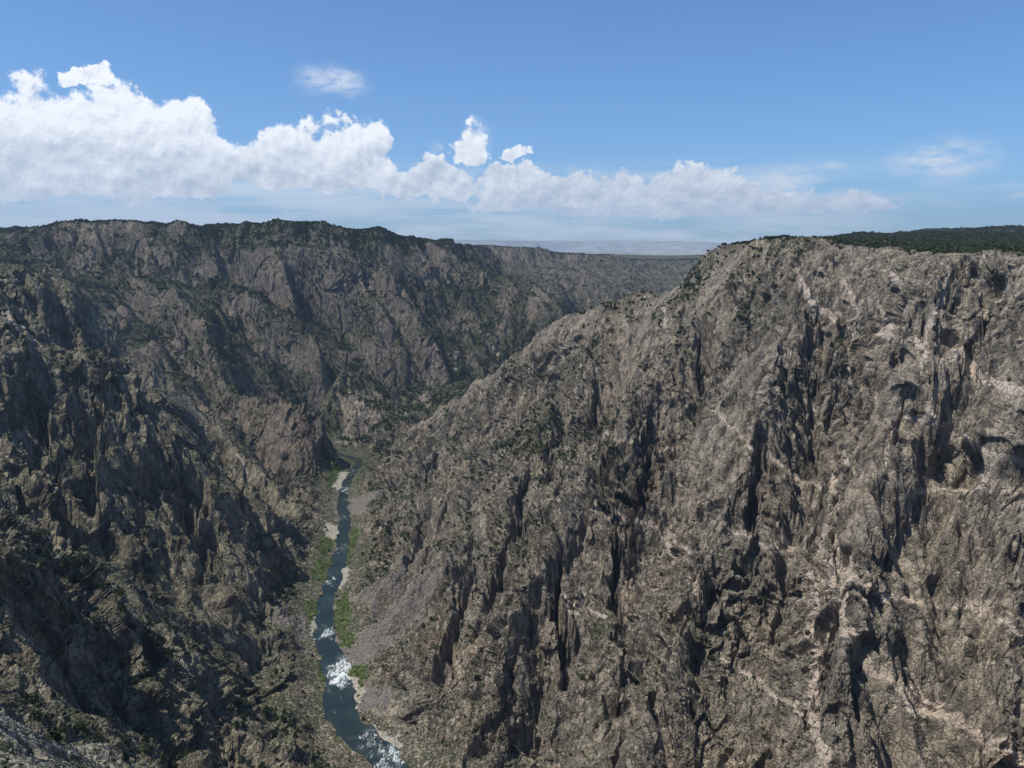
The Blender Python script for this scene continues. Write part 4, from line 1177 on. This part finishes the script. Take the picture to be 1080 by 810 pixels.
def scatter(name, idx, mat, label, ntri, shape, size):
    if len(idx) == 0: return
    vs, ts = [], []
    tmpl = [leaf_tris(ntri, shape, np.random.default_rng(50 + k), size) for k in range(6)]
    for k in range(6):
        sel = idx[k::6]; Vt, _, Tn = tmpl[k]; m_ = len(sel)
        a = RNG.uniform(0, 6.28, m_); ca_, sa_ = np.cos(a)[:, None], np.sin(a)[:, None]
        h = hgt_[sel][:, None]; wd = h * np.where(is_tree[sel], 0.95, 1.35)[:, None] * RNG.uniform(0.8, 1.25, (m_, 1))
        xx = (Vt[:, 0] * ca_ - Vt[:, 1] * sa_) * wd + pp[sel, 0][:, None]
        yy = (Vt[:, 0] * sa_ + Vt[:, 1] * ca_) * wd + pp[sel, 1][:, None]
        zz = (Vt[:, 2] - 0.12) * h + pp[sel, 2][:, None]
        vs.append(np.stack([xx, yy, zz], -1).reshape(-1, 3))
        ts.append(((Tn[None, :] + RNG.random((m_, 1)) * 0.68)).ravel())
    V_ = np.concatenate(vs); T_ = np.concatenate(ts)
    o = mesh_from(name, V_, np.arange(len(V_)).reshape(-1, 3), {'tone': T_}, mat)
    o['kind'] = 'stuff'; o['label'] = label
nr_ = rest[pr[rest] < 1000]; fr_ = rest[pr[rest] >= 1000]
scatter('scrub', nr_[~is_tree[nr_]], M_scrub, 'low grey-green scrub on the nearer ledges', 70, 'round', 0.17)
scatter('forest', nr_[is_tree[nr_]], M_conifer, 'scattered small junipers on the nearer slopes', 80, 'round', 0.15)
s_f = fr_[pcl[fr_] == 3]
scatter('forest', s_f, M_conifer, 'dark juniper woodland covering the plateau tops', 26, 'round', 0.27)
s_f = fr_[pcl[fr_] != 3]
scatter('scrub', s_f[~is_tree[s_f]], M_scrub, 'grey-green scrub dotting the canyon slopes', 18, 'round', 0.3)
scatter('forest', s_f[is_tree[s_f]], M_conifer, 'dark trees dotting the farther canyon slopes', 26, 'round', 0.27)
# riverside willows
wq2 = np.where(vis_q & (rf < 2400) & (grq > 0.5) & (sandm[quads[:, 0]] < 0.5), area, 0) 
if wq2.sum() > 0:
    pk = RNG.choice(len(quads), 700, p=wq2 / wq2.sum())
    pp = np.concatenate([pp, V3[quads[pk, 0]]]); hgt_ = np.concatenate([hgt_, RNG.uniform(1.2, 3.6, 700)]); is_tree = np.concatenate([is_tree, np.zeros(700, bool)])
    scatter('brush', np.arange(NPL, NPL + 700), M_river, 'bright green willow brush along the river banks', 40, 'round', 0.2)

# ------------------------------------------------------------------ boulders in and beside the river
mt, n, b = new_mat('boulder_stone')
g = n.N.new('ShaderNodeNewGeometry')
bn = n.noise(g.outputs['Position'], 0.6, 5, 0.65).outputs[0]
n.link(n.mix(n.sstep(bn, 0.38, 0.62), (0.16, 0.145, 0.125), (0.36, 0.33, 0.285)), b.inputs['Base Color'])
M_boulder = mt
import bmesh
def boulder_mesh(seed):
    rg = np.random.default_rng(seed); bm = bmesh.new()
    bmesh.ops.create_icosphere(bm, subdivisions=3, radius=1.0)
    pl = [(lambda v_: v_ / np.linalg.norm(v_))(rg.normal(size=3)) for _ in range(9)]; of = rg.uniform(0.55, 0.85, 9)
    for v_ in bm.verts:
        c_ = np.array(v_.co)
        for q_, o_ in zip(pl, of):
            dd = c_ @ q_
            if dd > o_: c_ = c_ - q_ * (dd - o_)
        v_.co = c_ * np.array([1.15, 0.9, 0.75])
    me = bpy.data.meshes.new('boulder'); bm.to_mesh(me); bm.free(); me.materials.append(M_boulder); return me
bms = [boulder_mesh(k) for k in range(5)]
spots = []
for (px, py, sx, sy, cnt, lab) in [(362, 708, 14, 6, 16, 'wet grey boulder breaking the white rapid below the talus slope'), (398, 778, 22, 8, 20, 'pale boulder on the gravel bar at the lower river bend'),
                                   (345, 667, 9, 4, 8, 'grey boulder in the small rapid beside the green bank'), (348, 614, 7, 3, 6, 'grey boulder in the riffle beside the long sand bar'), (364, 515, 6, 3, 6, 'grey boulder in the farthest riffle by the river bend')]:
    for _ in range(cnt):
        spots.append((RNG.normal(px, sx * 0.6), RNG.normal(py, sy * 0.6), RNG.uniform(0.6, 1.9), lab))
for px, py, r_, lab in spots:
    c_ = onriver(px, py)
    dd = float(segdist(np.array([c_[0]]), np.array([c_[1]]), riv_d)[0][0]); hw_ = float(river_half(np.array(c_[0]), np.array(c_[1])))
    if dd > hw_ + 14: continue
    zz = ZR if dd < hw_ else ZR + 0.6 + (dd - hw_) * 0.10
    o = bpy.data.objects.new('boulder', bms[RNG.integers(5)]); C.objects.link(o)
    o.location = (c_[0], c_[1], zz + 0.1 * r_); o.scale = (r_, r_ * RNG.uniform(0.8, 1.2), r_ * RNG.uniform(0.7, 1.1)); o.rotation_euler = (0, 0, RNG.uniform(0, 6.28))
    o['label'] = lab; o['category'] = 'boulder'; o['group'] = lab.replace('wet grey boulder', 'boulders').replace('pale boulder', 'boulders').replace('grey boulder', 'boulders')

# ------------------------------------------------------------------ the air
hz = bpy.data.meshes.new('haze')
hx, z0_, z1_ = 31000.0, -700.0, 1500.0
hv = [(-hx, -hx, z0_), (hx, -hx, z0_), (hx, hx, z0_), (-hx, hx, z0_), (-hx, -hx, z1_), (hx, -hx, z1_), (hx, hx, z1_), (-hx, hx, z1_)]
hz.from_pydata(hv, [], [(0, 3, 2, 1), (4, 5, 6, 7), (0, 1, 5, 4), (1, 2, 6, 5), (2, 3, 7, 6), (3, 0, 4, 7)])
ho = bpy.data.objects.new('haze', hz); C.objects.link(ho)
ho['kind'] = 'stuff'; ho['label'] = 'thin blue summer haze filling the air above the canyon'
hm = bpy.data.materials.new('air'); hm.use_nodes = True
for nd in list(hm.node_tree.nodes): hm.node_tree.nodes.remove(nd)
ho_ = hm.node_tree.nodes.new('ShaderNodeOutputMaterial'); pv = hm.node_tree.nodes.new('ShaderNodeVolumePrincipled')
pv.inputs['Color'].default_value = (0.54, 0.74, 1.0, 1); pv.inputs['Density'].default_value = 2.7e-5; pv.inputs['Anisotropy'].default_value = 0.2
hm.node_tree.links.new(pv.outputs[0], ho_.inputs['Volume'])
hz.materials.append(hm)
